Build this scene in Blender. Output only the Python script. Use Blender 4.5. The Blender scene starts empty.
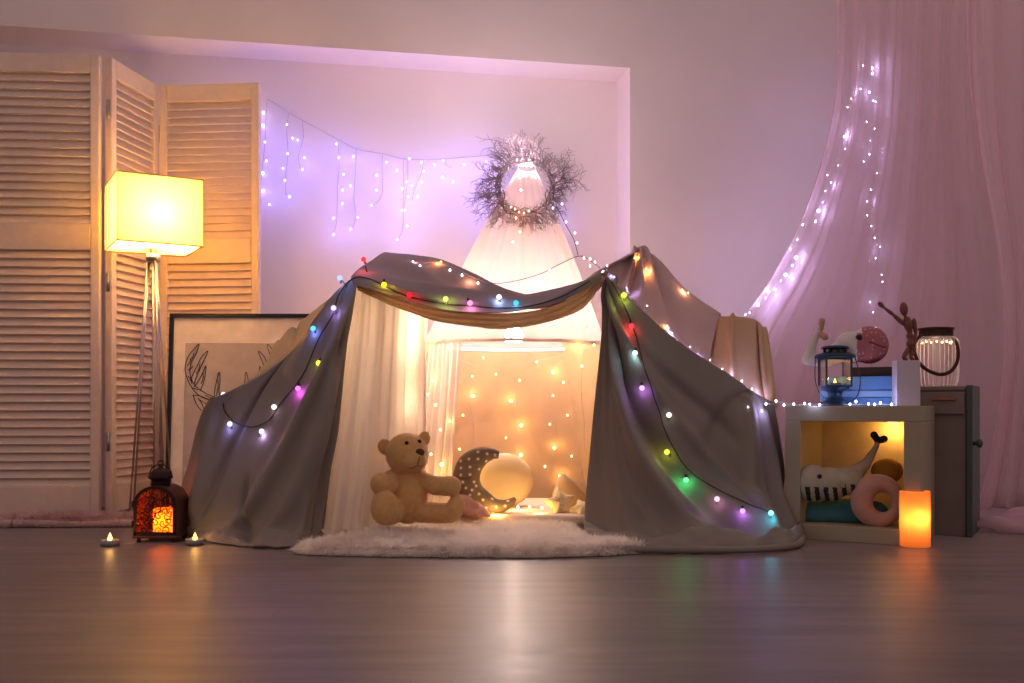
import bpy, bmesh, math, random
import numpy as np
from mathutils import Vector, Matrix, noise
from mathutils.bvhtree import BVHTree
random.seed(7)
rnd = random.Random(11)
S = bpy.context.scene
COL = S.collection
PI = math.pi
H = 0.42; HY = 406.0; FP = 1000.0          # eye height, horizon row, focal length in pixels
def P(x, y, D):                             # a measured sight line taken at distance D -> world
    return Vector(((x-512)*D/FP, D, H+(HY-y)*D/FP))
def FD(y): return H*FP/(y-HY)
def F(x, y, z=0.0):                         # point on the floor
    D = (H-z)*FP/(y-HY); return Vector(((x-512)*D/FP, D, z))
def lin(c):
    if isinstance(c, str):
        c = [int(c[i:i+2], 16)/255 for i in (0, 2, 4)]
    return tuple((v/12.92 if v <= .04045 else ((v+.055)/1.055)**2.4) for v in c)

# ------------------------------------------------------------------ materials
def nodes(name):
    m = bpy.data.materials.new(name); m.use_nodes = True
    nt = m.node_tree; nt.nodes.clear()
    out = nt.nodes.new('ShaderNodeOutputMaterial')
    return m, nt, out
def pbsdf(nt, col, rough=.6, metal=0, spec=.5, trans=0, ior=1.45, sheen=0):
    b = nt.nodes.new('ShaderNodeBsdfPrincipled')
    b.inputs['Base Color'].default_value = (*col, 1); b.inputs['Roughness'].default_value = rough
    b.inputs['Metallic'].default_value = metal; b.inputs['Specular IOR Level'].default_value = spec
    b.inputs['Transmission Weight'].default_value = trans; b.inputs['IOR'].default_value = ior
    b.inputs['Sheen Weight'].default_value = sheen
    return b
def texnoise(nt, scale, detail=3, coord='Object', stretch=None):
    tc = nt.nodes.new('ShaderNodeTexCoord'); n = nt.nodes.new('ShaderNodeTexNoise')
    n.inputs['Scale'].default_value = scale; n.inputs['Detail'].default_value = detail
    if stretch:
        mp = nt.nodes.new('ShaderNodeMapping'); mp.inputs['Scale'].default_value = stretch
        nt.links.new(tc.outputs[coord], mp.inputs[0]); nt.links.new(mp.outputs[0], n.inputs['Vector'])
    else: nt.links.new(tc.outputs[coord], n.inputs['Vector'])
    return n
def vary(nt, b, col, amt=.12, scale=20, stretch=None):
    n = texnoise(nt, scale, 4, stretch=stretch)
    r = nt.nodes.new('ShaderNodeValToRGB')
    r.color_ramp.elements[0].position = .3; r.color_ramp.elements[1].position = .7
    r.color_ramp.elements[0].color = (*[c*(1-amt) for c in col], 1)
    r.color_ramp.elements[1].color = (*[min(1, c*(1+amt)) for c in col], 1)
    nt.links.new(n.outputs[0], r.inputs[0]); nt.links.new(r.outputs[0], b.inputs['Base Color'])
    return r, n
def bump(nt, b, scale, strength=.2, dist=.002, stretch=None):
    n = texnoise(nt, scale, 5, stretch=stretch); bp = nt.nodes.new('ShaderNodeBump')
    bp.inputs['Strength'].default_value = strength; bp.inputs['Distance'].default_value = dist
    nt.links.new(n.outputs[0], bp.inputs['Height']); nt.links.new(bp.outputs[0], b.inputs['Normal'])
def mat(name, c, rough=.6, metal=0, amt=.08, scale=20, bmp=.15, bscale=120, spec=.4, sheen=0, stretch=None):
    col = lin(c); m, nt, out = nodes(name); b = pbsdf(nt, col, rough, metal, spec, sheen=sheen)
    vary(nt, b, col, amt, scale, stretch)
    if bmp: bump(nt, b, bscale, bmp)
    nt.links.new(b.outputs[0], out.inputs[0]); return m
def cloth(name, c, tl=.35, transp=0, amt=.07, weave=500, bmp=.3, tcol=None):
    col = lin(c); m, nt, out = nodes(name)
    b = pbsdf(nt, col, .9, spec=.15); r, n = vary(nt, b, col, amt, 9); bump(nt, b, weave, bmp, .001)
    t = nt.nodes.new('ShaderNodeBsdfTranslucent')
    if tcol: t.inputs[0].default_value = (*lin(tcol), 1)
    else: nt.links.new(r.outputs[0], t.inputs[0])
    mx = nt.nodes.new('ShaderNodeMixShader'); mx.inputs[0].default_value = tl
    nt.links.new(b.outputs[0], mx.inputs[1]); nt.links.new(t.outputs[0], mx.inputs[2])
    last = mx
    if transp:
        tr = nt.nodes.new('ShaderNodeBsdfTransparent'); m2 = nt.nodes.new('ShaderNodeMixShader')
        m2.inputs[0].default_value = transp
        nt.links.new(mx.outputs[0], m2.inputs[1]); nt.links.new(tr.outputs[0], m2.inputs[2]); last = m2
    nt.links.new(last.outputs[0], out.inputs[0]); return m
def emit(name, c, strength, amt=0):
    m, nt, out = nodes(name); e = nt.nodes.new('ShaderNodeEmission')
    e.inputs[0].default_value = (*lin(c), 1); e.inputs[1].default_value = strength
    nt.links.new(e.outputs[0], out.inputs[0]); return m
def glass(name, c=(1, 1, 1), rough=.02, mixt=.75):
    m, nt, out = nodes(name); g = nt.nodes.new('ShaderNodeBsdfGlossy'); g.inputs['Roughness'].default_value = rough+.05
    t = nt.nodes.new('ShaderNodeBsdfTransparent'); t.inputs[0].default_value = (*c, 1)
    lw = nt.nodes.new('ShaderNodeLayerWeight'); lw.inputs[0].default_value = 1-mixt
    mx = nt.nodes.new('ShaderNodeMixShader')
    nt.links.new(lw.outputs['Facing'], mx.inputs[0]); nt.links.new(t.outputs[0], mx.inputs[1]); nt.links.new(g.outputs[0], mx.inputs[2])
    nt.links.new(mx.outputs[0], out.inputs[0]); return m

# ------------------------------------------------------------------ mesh builder
class MB:
    def __init__(s): s.v = []; s.f = []; s.m = []; s.k = 0
    def add(s, vs, fs, m=None):
        o = len(s.v); s.v += [Vector(v) for v in vs]
        s.f += [tuple(i+o for i in f) for f in fs]; s.m += [s.k if m is None else m]*len(fs); return s
    def box(s, c, size, rz=0, M=None, bev=0):
        x, y, z = [d/2 for d in size]
        bm = bmesh.new(); bmesh.ops.create_cube(bm, size=1)
        for v in bm.verts: v.co = Vector((v.co.x*size[0], v.co.y*size[1], v.co.z*size[2]))
        if bev: bmesh.ops.bevel(bm, geom=bm.edges[:], offset=bev, segments=2, affect='EDGES', profile=.5)
        T = Matrix.Translation(c) @ (M.to_4x4() if M is not None else Matrix.Rotation(rz, 4, 'Z'))
        bm.verts.index_update()
        s.add([T @ v.co for v in bm.verts], [[v.index for v in f.verts] for f in bm.faces]); bm.free(); return s
    def tube(s, pts, r, seg=8, cap=True, closed=False):
        pts = [Vector(p) for p in pts]; n = len(pts)
        rs = r if isinstance(r, (list, tuple)) else [r]*n
        vs = []; up = None
        for i, p in enumerate(pts):
            if closed: d = pts[(i+1) % n]-pts[i-1]
            else: d = pts[min(i+1, n-1)]-pts[max(i-1, 0)]
            if d.length < 1e-9: d = Vector((0, 0, 1))
            d.normalize()
            if up is None:
                up = Vector((0, 0, 1)) if abs(d.z) < .9 else Vector((1, 0, 0))
            a = d.cross(up)
            if a.length < 1e-6: a = d.cross(Vector((.3, 1, .2)))
            a.normalize(); b = a.cross(d).normalized(); up = b
            for k in range(seg):
                t = 2*PI*k/seg; vs.append(p+(a*math.cos(t)+b*math.sin(t))*rs[i])
        fs = []
        for i in range(n if closed else n-1):
            j = (i+1) % n
            for k in range(seg):
                l = (k+1) % seg; fs.append((i*seg+k, i*seg+l, j*seg+l, j*seg+k))
        if cap and not closed:
            fs.append(tuple(range(seg))[::-1]); fs.append(tuple((n-1)*seg+k for k in range(seg)))
        return s.add(vs, fs)
    def lathe(s, prof, c, seg=32, rib=0, nr=0, M=None):
        c = Vector(c); vs = []; fs = []; n = len(prof)
        for r, z in prof:
            for k in range(seg):
                t = 2*PI*k/seg; rr = r*(1+rib*math.cos(nr*t)) if rib else r
                q = Vector((rr*math.cos(t), rr*math.sin(t), z))
                vs.append(c+(M @ q if M is not None else q))
        for i in range(n-1):
            for k in range(seg):
                l = (k+1) % seg; fs.append((i*seg+k, i*seg+l, (i+1)*seg+l, (i+1)*seg+k))
        fs.append(tuple(range(seg))[::-1]); fs.append(tuple((n-1)*seg+k for k in range(seg)))
        return s.add(vs, fs)
    def ell(s, c, r, M=None, u=20, w=12):
        c = Vector(c); vs = [ ]; fs = []
        r = r if isinstance(r, (tuple, list)) else (r, r, r)
        for i in range(1, w):
            a = PI*i/w
            for k in range(u):
                t = 2*PI*k/u; q = Vector((r[0]*math.sin(a)*math.cos(t), r[1]*math.sin(a)*math.sin(t), r[2]*math.cos(a)))
                vs.append(c+(M @ q if M is not None else q))
        tq = Vector((0, 0, r[2])); top = len(vs); vs.append(c+(M @ tq if M is not None else tq)); vs.append(c-(M @ tq if M is not None else tq))
        for i in range(w-2):
            for k in range(u):
                l = (k+1) % u; fs.append((i*u+k, (i+1)*u+k, (i+1)*u+l, i*u+l))
        for k in range(u):
            l = (k+1) % u; fs.append((top, k, l)); fs.append((top+1, (w-2)*u+l, (w-2)*u+k))
        return s.add(vs, fs)
    def cap(s, a, b, ra, rb, n=6):
        a = Vector(a); b = Vector(b)
        for i in range(n+1):
            t = i/n; s.ell(a.lerp(b, t), ra+(rb-ra)*t, u=16, w=10)
        return s
    def prism(s, poly, y0, y1, T=None):          # polygon in local x,z extruded along local y
        n = len(poly); vs = [Vector((x, y0, z)) for x, z in poly]+[Vector((x, y1, z)) for x, z in poly]
        if T is not None: vs = [T @ v for v in vs]
        fs = [tuple(range(n)), tuple(range(2*n-1, n-1, -1))]+[(i, i+n, (i+1) % n+n, (i+1) % n) for i in range(n)]
        return s.add(vs, fs)
    def grid(s, A):                              # A: (rows, cols, 3)
        R, Cn = A.shape[:2]
        return s.add([Vector(A[j, i]) for j in range(R) for i in range(Cn)],
                     [(j*Cn+i, j*Cn+i+1, (j+1)*Cn+i+1, (j+1)*Cn+i) for j in range(R-1) for i in range(Cn-1)])
    def build(s, name, mats, parent=None, smooth=True, auto=None):
        o = mkobj(name, s.v, s.f, mats, parent, smooth, s.m)
        if auto: 
            md = o.modifiers.new('edge', 'EDGE_SPLIT'); md.split_angle = math.radians(auto)
        return o
ORG = {}
def link(o): COL.objects.link(o); return o
def mkobj(name, vs, fs, mats, parent=None, smooth=True, mi=None):
    if not isinstance(mats, (list, tuple)): mats = [mats]
    A = np.array([tuple(v) for v in vs])
    if parent is not None: org = Vector(ORG[parent.name])
    else:
        lo, hi = A.min(0), A.max(0); org = Vector(((lo[0]+hi[0])/2, (lo[1]+hi[1])/2, lo[2]))
    me = bpy.data.meshes.new(name); me.from_pydata([tuple(a) for a in (A-np.array(org))], [], [tuple(f) for f in fs])
    for m in mats: me.materials.append(m)
    if mi is not None and len(mats) > 1: me.polygons.foreach_set('material_index', mi)
    if smooth: me.polygons.foreach_set('use_smooth', [True]*len(me.polygons))
    me.update(); o = link(bpy.data.objects.new(name, me)); ORG[o.name] = tuple(org)
    if parent is not None: o.parent = parent
    else: o.location = org
    return o
def thing(name, loc, label, cat, group=None):
    o = link(bpy.data.objects.new(name, None)); o.empty_display_size = .05
    o.location = loc; ORG[o.name] = tuple(loc); return tag(o, label, cat, group)
def tag(o, label, cat, group=None):
    o['label'] = label; o['category'] = cat
    if group: o['group'] = group
    return o
def struct(o): o['kind'] = 'structure'; return o
def fuse(mb, voxel=.004, smooth=4, fac=.5):      # one continuous skin over overlapping lumps
    me = bpy.data.meshes.new('t'); me.from_pydata([tuple(v) for v in mb.v], [], mb.f); o = link(bpy.data.objects.new('t', me))
    r = o.modifiers.new('r', 'REMESH'); r.mode = 'VOXEL'; r.voxel_size = voxel
    k = o.modifiers.new('s', 'SMOOTH'); k.iterations = smooth; k.factor = fac
    bpy.context.view_layer.update()
    ev = o.evaluated_get(bpy.context.evaluated_depsgraph_get()); m2 = ev.to_mesh()
    n = MB(); n.add([v.co.copy() for v in m2.vertices], [tuple(p.vertices) for p in m2.polygons])
    ev.to_mesh_clear(); bpy.data.objects.remove(o); bpy.data.meshes.remove(me); return n
def fuzz(mb, n, ln, seed=1):                  # short plush hairs standing on the faces already in mb
    r = random.Random(seed); F_ = [f for f in mb.f if len(f) > 3]; V = []; Q = []
    for _ in range(n):
        f = r.choice(F_); a, b, c = mb.v[f[0]], mb.v[f[1]], mb.v[f[2]]; nn = (b-a).cross(c-a)
        if nn.length < 1e-12: continue
        nn.normalize(); p = a+(b-a)*r.random()+(c-b)*r.random()
        d = (nn+Vector((r.uniform(-.6, .6), r.uniform(-.6, .6), r.uniform(-.8, .3)))).normalized()*ln*r.uniform(.5, 1.2); s = d.orthogonal().normalized()*.0004
        i = len(V); V += [p-s, p+s, p+d]; Q.append((i, i+1, i+2))
    mb.add(V, Q); return mb
def point(name, loc, c, w, r=.01, parent=None, spec=1.0):
    l = bpy.data.lights.new(name, 'POINT'); l.color = lin(c) if isinstance(c, str) else c; l.energy = w; l.shadow_soft_size = r
    l.specular_factor = spec
    o = link(bpy.data.objects.new(name, l)); o.location = loc
    if parent is not None: o.parent = parent; o.location = Vector(loc)-Vector(ORG[parent.name])
    return o

# ------------------------------------------------------------------ splines
def cr1(A, n):                                   # Catmull-Rom along axis 0
    A = np.asarray(A, float); m = len(A)
    E = np.concatenate([[2*A[0]-A[1]], A, [2*A[-1]-A[-2]]])
    t = np.linspace(0, m-1, n); i = np.minimum(t.astype(int), m-2); f = t-i
    sh = (n,)+(1,)*(A.ndim-1); f = f.reshape(sh)
    p0, p1, p2, p3 = E[i], E[i+1], E[i+2], E[i+3]
    return .5*((2*p1)+(-p0+p2)*f+(2*p0-5*p1+4*p2-p3)*f*f+(-p0+3*p1-3*p2+p3)*f**3)
def sheet(cp, nu, nv):                           # cp[row][col] world points
    A = np.array([[tuple(p) for p in row] for row in cp])
    A = cr1(A, nv); return np.swapaxes(cr1(np.swapaxes(A, 0, 1), nu), 0, 1).copy()
def normals(A):
    du = np.gradient(A, axis=1); dv = np.gradient(A, axis=0); n = np.cross(du, dv)
    l = np.linalg.norm(n, axis=2, keepdims=True); return n/np.maximum(l, 1e-9)
def smooth_curve(pts, n): return [Vector(p) for p in cr1(np.array([tuple(p) for p in pts]), n)]
def tex(A, sc, seed=0):
    out = np.zeros(A.shape[:2])
    for j in range(A.shape[0]):
        for i in range(A.shape[1]):
            a = A[j, i]; out[j, i] = noise.noise(Vector((a[0]*sc+seed, a[1]*sc*.7, a[2]*sc*.5-seed)))
    return out
BV = {}
def reg(key, A):
    R, C = A.shape[:2]
    v = [Vector(A[j, i]) for j in range(R) for i in range(C)]
    f = [(j*C+i, j*C+i+1, (j+1)*C+i+1, (j+1)*C+i) for j in range(R-1) for i in range(C-1)]
    BV.setdefault(key, []).append(BVHTree.FromPolygons(v, f))
EYE = Vector((0, 0, H))
def hit(px, py, keys, off=.008, default=3.2):    # nearest point of a cloth on a sight line
    d = (P(px, py, 1)-EYE).normalized(); best = None
    for k in keys:
        for b in BV[k]:
            r = b.ray_cast(EYE, d)
            if r[0] is not None and (best is None or r[3] < best[1]): best = (r[0], r[3])
    if best is None:
        for k in keys:
            for b in BV[k]:
                q = P(px, py, default); r = b.find_nearest(q)
                dd = (r[0]-q).length
                if best is None or dd < best[1]: best = (r[0], dd)
        return best[0]-d*off
    return best[0]-d*off

# ------------------------------------------------------------------ camera, ambience
cam = bpy.data.cameras.new('camera'); cam.sensor_width = 36; cam.lens = 36*FP/1024; cam.shift_y = (HY-341.5)/1024
cam.clip_start = .05
co = link(bpy.data.objects.new('camera', cam)); co.location = EYE; co.rotation_euler = (PI/2, 0, 0); S.camera = co
w = bpy.data.worlds.new('world'); S.world = w; w.use_nodes = True
bg = w.node_tree.nodes['Background']; bg.inputs[0].default_value = (1.0, .74, .73, 1); bg.inputs[1].default_value = .40
S.view_settings.view_transform = 'Standard'; S.view_settings.look = 'None'; S.view_settings.gamma = 1
S.view_settings.use_curve_mapping = False; S.view_settings.exposure = 0
S.cycles.sample_clamp_indirect = 30; S.cycles.max_bounces = 8; S.cycles.transparent_max_bounces = 24
S.cycles.caustics_reflective = False; S.cycles.caustics_refractive = False; S.cycles.blur_glossy = .5
S.cycles.use_denoising = True

# ------------------------------------------------------------------ room
m_wall = mat('wall_paint', 'e0d0ce', .85, amt=.03, scale=3, bmp=.06, bscale=90, spec=.2)
m_niche = mat('niche_paint', 'ece0de', .85, amt=.02, scale=3, bmp=.05, bscale=90, spec=.2)
m_trim = mat('trim_paint', 'd9ccd0', .5, amt=.02, bmp=0)
def floor_mat():
    m, nt, out = nodes('dark_laminate'); b = pbsdf(nt, (.05, .04, .04), .3, spec=.4)
    tc = nt.nodes.new('ShaderNodeTexCoord'); br = nt.nodes.new('ShaderNodeTexBrick')
    br.inputs['Scale'].default_value = 1; br.inputs['Brick Width'].default_value = 1.3; br.inputs['Row Height'].default_value = .13
    br.inputs['Mortar Size'].default_value = .002; br.offset = .37
    br.inputs['Color1'].default_value = (*lin('453838'), 1); br.inputs['Color2'].default_value = (*lin('33292a'), 1)
    br.inputs['Mortar'].default_value = (*lin('2a2224'), 1)
    nt.links.new(tc.outputs['Object'], br.inputs['Vector'])
    n = texnoise(nt, 3, 6, stretch=(1, 7, 1)); mx = nt.nodes.new('ShaderNodeMix'); mx.data_type = 'RGBA'; mx.blend_type = 'MULTIPLY'
    r = nt.nodes.new('ShaderNodeValToRGB'); r.color_ramp.elements[0].color = (.75, .72, .72, 1); r.color_ramp.elements[1].color = (1.12, 1.1, 1.1, 1)
    r.color_ramp.elements[0].position = .3; r.color_ramp.elements[1].position = .7
    nt.links.new(n.outputs[0], r.inputs[0]); mx.inputs[0].default_value = 1
    nt.links.new(br.outputs[0], mx.inputs[6]); nt.links.new(r.outputs[0], mx.inputs[7]); nt.links.new(mx.outputs[2], b.inputs['Base Color'])
    rr = nt.nodes.new('ShaderNodeMapRange'); rr.inputs[3].default_value = .36; rr.inputs[4].default_value = .48
    nt.links.new(n.outputs[0], rr.inputs[0]); nt.links.new(rr.outputs[0], b.inputs['Roughness'])
    bp = nt.nodes.new('ShaderNodeBump'); bp.inputs['Strength'].default_value = .12; bp.inputs['Distance'].default_value = .002
    nt.links.new(n.outputs[0], bp.inputs['Height']); nt.links.new(bp.outputs[0], b.inputs['Normal'])
    g = nt.nodes.new('ShaderNodeBsdfGlossy'); mz = nt.nodes.new('ShaderNodeMix'); mz.data_type = 'RGBA'; mz.blend_type = 'MULTIPLY'; mz.inputs[0].default_value = 1; mz.inputs[7].default_value = (1.0, .82, .74, 1); nt.links.new(r.outputs[0], mz.inputs[6]); nt.links.new(mz.outputs[2], g.inputs['Color']); g.inputs['Roughness'].default_value = .43; g.inputs['Anisotropy'].default_value = .85
    cx_ = nt.nodes.new('ShaderNodeCombineXYZ'); cx_.inputs[0].default_value = 1; nt.links.new(cx_.outputs[0], g.inputs['Tangent'])   # grain runs along the boards
    nt.links.new(bp.outputs[0], g.inputs['Normal']); lw = nt.nodes.new('ShaderNodeLayerWeight'); lw.inputs[0].default_value = .5
    rg = nt.nodes.new('ShaderNodeMapRange'); rg.inputs[1].default_value = .5; rg.inputs[2].default_value = .95; rg.inputs[3].default_value = .0; rg.inputs[4].default_value = .19; rg.inputs[3].default_value = .14
    nt.links.new(lw.outputs['Facing'], rg.inputs[0]); mg = nt.nodes.new('ShaderNodeMixShader'); nt.links.new(rg.outputs[0], mg.inputs[0])
    nt.links.new(b.outputs[0], mg.inputs[1]); nt.links.new(g.outputs[0], mg.inputs[2]); nt.links.new(mg.outputs[0], out.inputs[0]); return m
fl = MB().box((0, 3, -.05), (9, 8, .1)).build('floor', floor_mat(), smooth=False); struct(fl)
WD = Vector((1, .195, 0)).normalized(); WN = Vector((-WD.y, WD.x, 0))     # wall direction, away from the eye
W0 = Vector((0, 4.3, 0))
def wpt(s, n, z): return W0+WD*s+WN*n+Vector((0, 0, z))
def ws(px):                                                                # px on front plane -> s
    t = (px-512)/1000; return t*W0.y/(WD.x-t*WD.y)
NR = ws(630); NT = 1.908; ND = .20; SL = -3.2; SR = 4.2; ZT = 2.75
wl = MB()
def wq(pts, m): wl.add([wpt(*p) for p in pts], [(0, 1, 2, 3)], m)
wq([(NR, 0, 0), (SR, 0, 0), (SR, 0, ZT), (NR, 0, ZT)], 0)
wq([(SL, 0, NT), (NR, 0, NT), (NR, 0, ZT), (SL, 0, ZT)], 0)
wq([(SL, ND, 0), (NR, ND, 0), (NR, ND, NT), (SL, ND, NT)], 1)
wq([(NR, ND, 0), (NR, 0, 0), (NR, 0, NT), (NR, ND, NT)], 1)
wq([(SL, ND, NT), (NR, ND, NT), (NR, 0, NT), (SL, 0, NT)], 1)
wq([(SL, .4, 0), (SR, .4, 0), (SR, .4, ZT), (SL, .4, ZT)], 0)
wq([(SL, 0, ZT), (SR, 0, ZT), (SR, .4, ZT), (SL, .4, ZT)], 0)
wb = wl.build('wall_back', [m_wall, m_niche], smooth=False); struct(wb)
def walongbox(mb, s0, s1, n0, n1, z0, z1, bev=0):
    mb.box(wpt((s0+s1)/2, (n0+n1)/2, (z0+z1)/2), (s1-s0, n1-n0, z1-z0), rz=math.atan2(WD.y, WD.x), bev=bev)
b_ = MB(); walongbox(b_, NR, SR, -.016, 0, 0, .07, .003); walongbox(b_, NR, SR, -.011, 0, .07, .085, .002)
struct(b_.build('baseboard_back', m_trim, smooth=False))
d_ = MB(); sd = ws(958)
walongbox(d_, sd+.004, sd+.75, -.010, -.001, .09, .42+.21*4.7, .004)
dr = d_.build('door_1', m_trim, smooth=False); struct(dr)
dk = MB(); dk.lathe([(.02, 0), (.02, .004), (.008, .008), (.008, .03), (.022, .038), (.02, .055), (.005, .06)], wpt(sd+.69, -.03, .8), 16, M=Matrix.Rotation(PI/2, 3, 'X'))
dk.build('door_knob', mat('brass_knob', 'a08060', .3, 1), dr)
# ------------------------------------------------------------------ folding louvred screen
m_screen = mat('screen_paint', 'dcc4b4', .45, amt=.04, scale=30, bmp=.05)
m_metal = mat('dull_steel', '9a9492', .35, .9, bmp=0)
def panel(parent, a, b, ztop=1.73):
    a = Vector(a); b = Vector(b); d = (b-a); L = d.length; d.normalize(); ang = math.atan2(d.y, d.x)
    mb = MB(); R = Matrix.Rotation(ang, 4, 'Z')
    def bx(x0, x1, z0, z1, th=.03, bev=.003): mb.box(a+d*((x0+x1)/2)+Vector((0, 0, (z0+z1)/2)), (x1-x0, th, z1-z0), ang, bev=bev)
    st = .032
    bx(0, st, .02, ztop); bx(L-st, L, .02, ztop); bx(st, L-st, ztop-.07, ztop); bx(st, L-st, 1.0, 1.1); bx(st, L-st, .02, .12)
    for z0, z1 in ((.12, 1.0), (1.1, ztop-.07)):
        n = int(round((z1-z0)/.031)); st_ = (z1-z0)/n
        for k in range(n):
            z = z0+st_*(k+.5)
            M = R.to_3x3() @ Matrix.Rotation(math.radians(-30), 3, 'X')
            mb.box(a+d*(L/2)+Vector((0, 0, z)), (L-2*st+.006, .006, .036), M=M)
    o = mb.build('screen_panel', m_screen, parent, smooth=False)
    for z in (.25, .85, 1.5): MB().tube([a+Vector((0, 0, z))+d*-.001, a+Vector((0, 0, z+.07))+d*-.001], .007, 8).build('hinge', m_metal, o)
    return o
scr = thing('folding_screen', (-1.5, 3.75, 0), 'tall white louvred folding screen of three panels behind the floor lamp', 'room divider')
pB = Vector(((103-512)*3.74/1000, 3.74, 0)); pC = Vector(((156-512)*4.10/1000, 4.10, 0)); pD = Vector(((260-512)*4.06/1000, 4.06, 0))
pA = Vector(((-30-512)*3.71/1000, 3.71, 0)); 
panel(scr, pA, pB-Vector((.01, 0, 0))); panel(scr, pB+Vector((.012, .02, 0)), pC+Vector((0, -.01, 0))); panel(scr, pC+Vector((.02, 0, 0)), pD)
# feet of the screen
for q in (pA+Vector((.05, 0, 0)), pB-Vector((.04, 0, 0)), pB+Vector((.02, .05, 0)), pC+Vector((0, -.04, 0)), pC+Vector((.05, 0, 0)), pD-Vector((.03, 0, 0))):
    MB().lathe([(.012, 0), (.014, .004), (.014, .02), (.01, .023)], q, 12).build('foot', m_metal, scr)

def emit_rgb(n, c, s):
    m = emit(n, 'ffffff', s); m.node_tree.nodes['Emission'].inputs[0].default_value = (*c, 1); return m
# ------------------------------------------------------------------ floor lamp
LC = Vector((-1.306, 3.64, 0)); a30 = math.radians(30)
m_chrome = mat('brushed_nickel', 'b8aca6', .28, 1, bmp=0)
m_shade = cloth('shade_fabric', 'ffe9a8', .9, 0, .02, 300, .1, tcol='fff0b8')
lamp = thing('floor_lamp', LC, 'lit floor lamp with square yellow shade on thin tripod legs', 'lamp')
R3 = Matrix.Rotation(a30, 3, 'Z'); hs = .145; z0, z1 = .992, 1.230
sh = MB()
cs = [Vector((x*hs, y*hs, 0)) for x, y in ((-1, -1), (1, -1), (1, 1), (-1, 1))]
N = 10
for k in range(4):
    p, q = cs[k], cs[(k+1) % 4]
    vs = []; 
    for z in (z0, z1):
        for i in range(N+1): vs.append(LC+R3 @ p.lerp(q, i/N)+Vector((0, 0, z)))
    sh.add(vs, [(i, i+1, N+2+i, N+1+i) for i in range(N)])
shade = sh.build('lamp_shade', m_shade, lamp, smooth=False)
m_trimt = mat('trim_tape', 'c9a860', .7)
sm = shade.modifiers.new('thick', 'SOLIDIFY'); sm.thickness = .002
for z in (z0, z1): 
    tr = MB(); ring = [LC+R3 @ (c*1.004)+Vector((0, 0, z)) for c in cs]
    for k in range(4): tr.tube([ring[k], ring[(k+1) % 4]], .0022, 6)
    tr.build('shade_trim', m_trimt, shade)
m_diff = cloth('added_diffuser', 'fffaf0', .95, 0, .01, 200, 0)
for z in (z0+.004, z1-.004):
    dm_ = MB(); dm_.box(LC+Vector((0, 0, z)), (hs*1.97, hs*1.97, .0015), a30); dm_.build('added_diffuser', m_diff, shade, smooth=False)  # top and bottom sheets added to cut the bulb's direct spill
ne = MB()
for sx in (-1, 1): ne.tube([LC+Vector((sx*.008, 0, .95)), LC+Vector((sx*.008, 0, 1.04))], .003, 8)
ne.lathe([(.02, .945), (.026, .95), (.026, .97), (.02, .975)], LC, 20)
ne.lathe([(.012, 1.02), (.018, 1.025), (.018, 1.06), (.014, 1.063)], LC, 16)
for k in range(4): ne.tube([LC+Vector((0, 0, 1.015)), LC+R3 @ (cs[k]*.99)+Vector((0, 0, 1.010))], .0018, 6)
ne.build('lamp_neck', m_chrome, lamp)
MB().ell(LC+R3 @ Vector((.0, -.075, 0))+Vector((0, 0, 1.10)), (.03, .03, .036)).build('light_bulb', emit_rgb('lamp_bulb', (1, .62, .27), 420), lamp)
for (fx, fy) in ((F(131, 521).x, F(131, 521).y), (LC.x-.01, LC.y+.2), (LC.x+.055, LC.y-.10)):
    t = Vector((fx, fy, .006)); top = LC+Vector((0, 0, .955)); dd = (t-LC); dd.z = 0; dd.normalize(); sd_ = Vector((-dd.y, dd.x, 0))
    lg = MB(); a = top+dd*.018
    for s in (-1, 1): lg.tube([a+sd_*s*.004, t+sd_*s*.014], .0036, 8)
    lg.tube(smooth_curve([t+sd_*.014, t+dd*.01+sd_*.008+Vector((0, 0, -.001)), t+dd*.01-sd_*.008+Vector((0, 0, -.001)), t-sd_*.014], 9), .0036, 8)
    lg.build('leg', m_chrome, lamp)

# ------------------------------------------------------------------ deer picture
m_black = mat('black_frame', '1c1716', .4, bmp=0); m_mat = mat('picture_mat', 'ecdcd6', .8, bmp=0); m_card = mat('grey_card', 'bdadac', .8, bmp=0)
m_ink = mat('ink', '3c3032', .8, bmp=0)
pic = thing('framed_picture', (P(234, 400, 3.9).x, 3.9, 0), 'black framed deer head line drawing leaning beside the louvred screen', 'picture')
lean = math.radians(5)
PT = Matrix.Translation(Vector((P(165, 400, 3.86).x, 3.86, 0))) @ Matrix.Rotation(math.radians(2), 4, 'Z') @ Matrix.Rotation(-lean, 4, 'X')
PW, PH = .545, .785
def pbox(mb, x0, x1, y0, y1, za, zb): mb.box(PT @ Vector(((x0+x1)/2, (y0+y1)/2, (za+zb)/2)), (x1-x0, y1-y0, zb-za), M=PT.to_3x3(), bev=.001)
fr = MB(); t = .014
pbox(fr, 0, t, -.012, .012, 0, PH); pbox(fr, PW-t, PW, -.012, .012, 0, PH); pbox(fr, t, PW-t, -.012, .012, 0, t); pbox(fr, t, PW-t, -.012, .012, PH-t, PH)
fr.build('frame', m_black, pic, smooth=False)
mt = MB(); pbox(mt, t, PW-t, .002, .008, t, PH-t); mt.build('mat_board', m_mat, pic, smooth=False)
ca = MB(); pbox(ca, .062, PW-.062, 0, .002, .09, PH-.115); sheet_o = ca.build('picture_sheet', m_card, pic, smooth=False)
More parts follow.
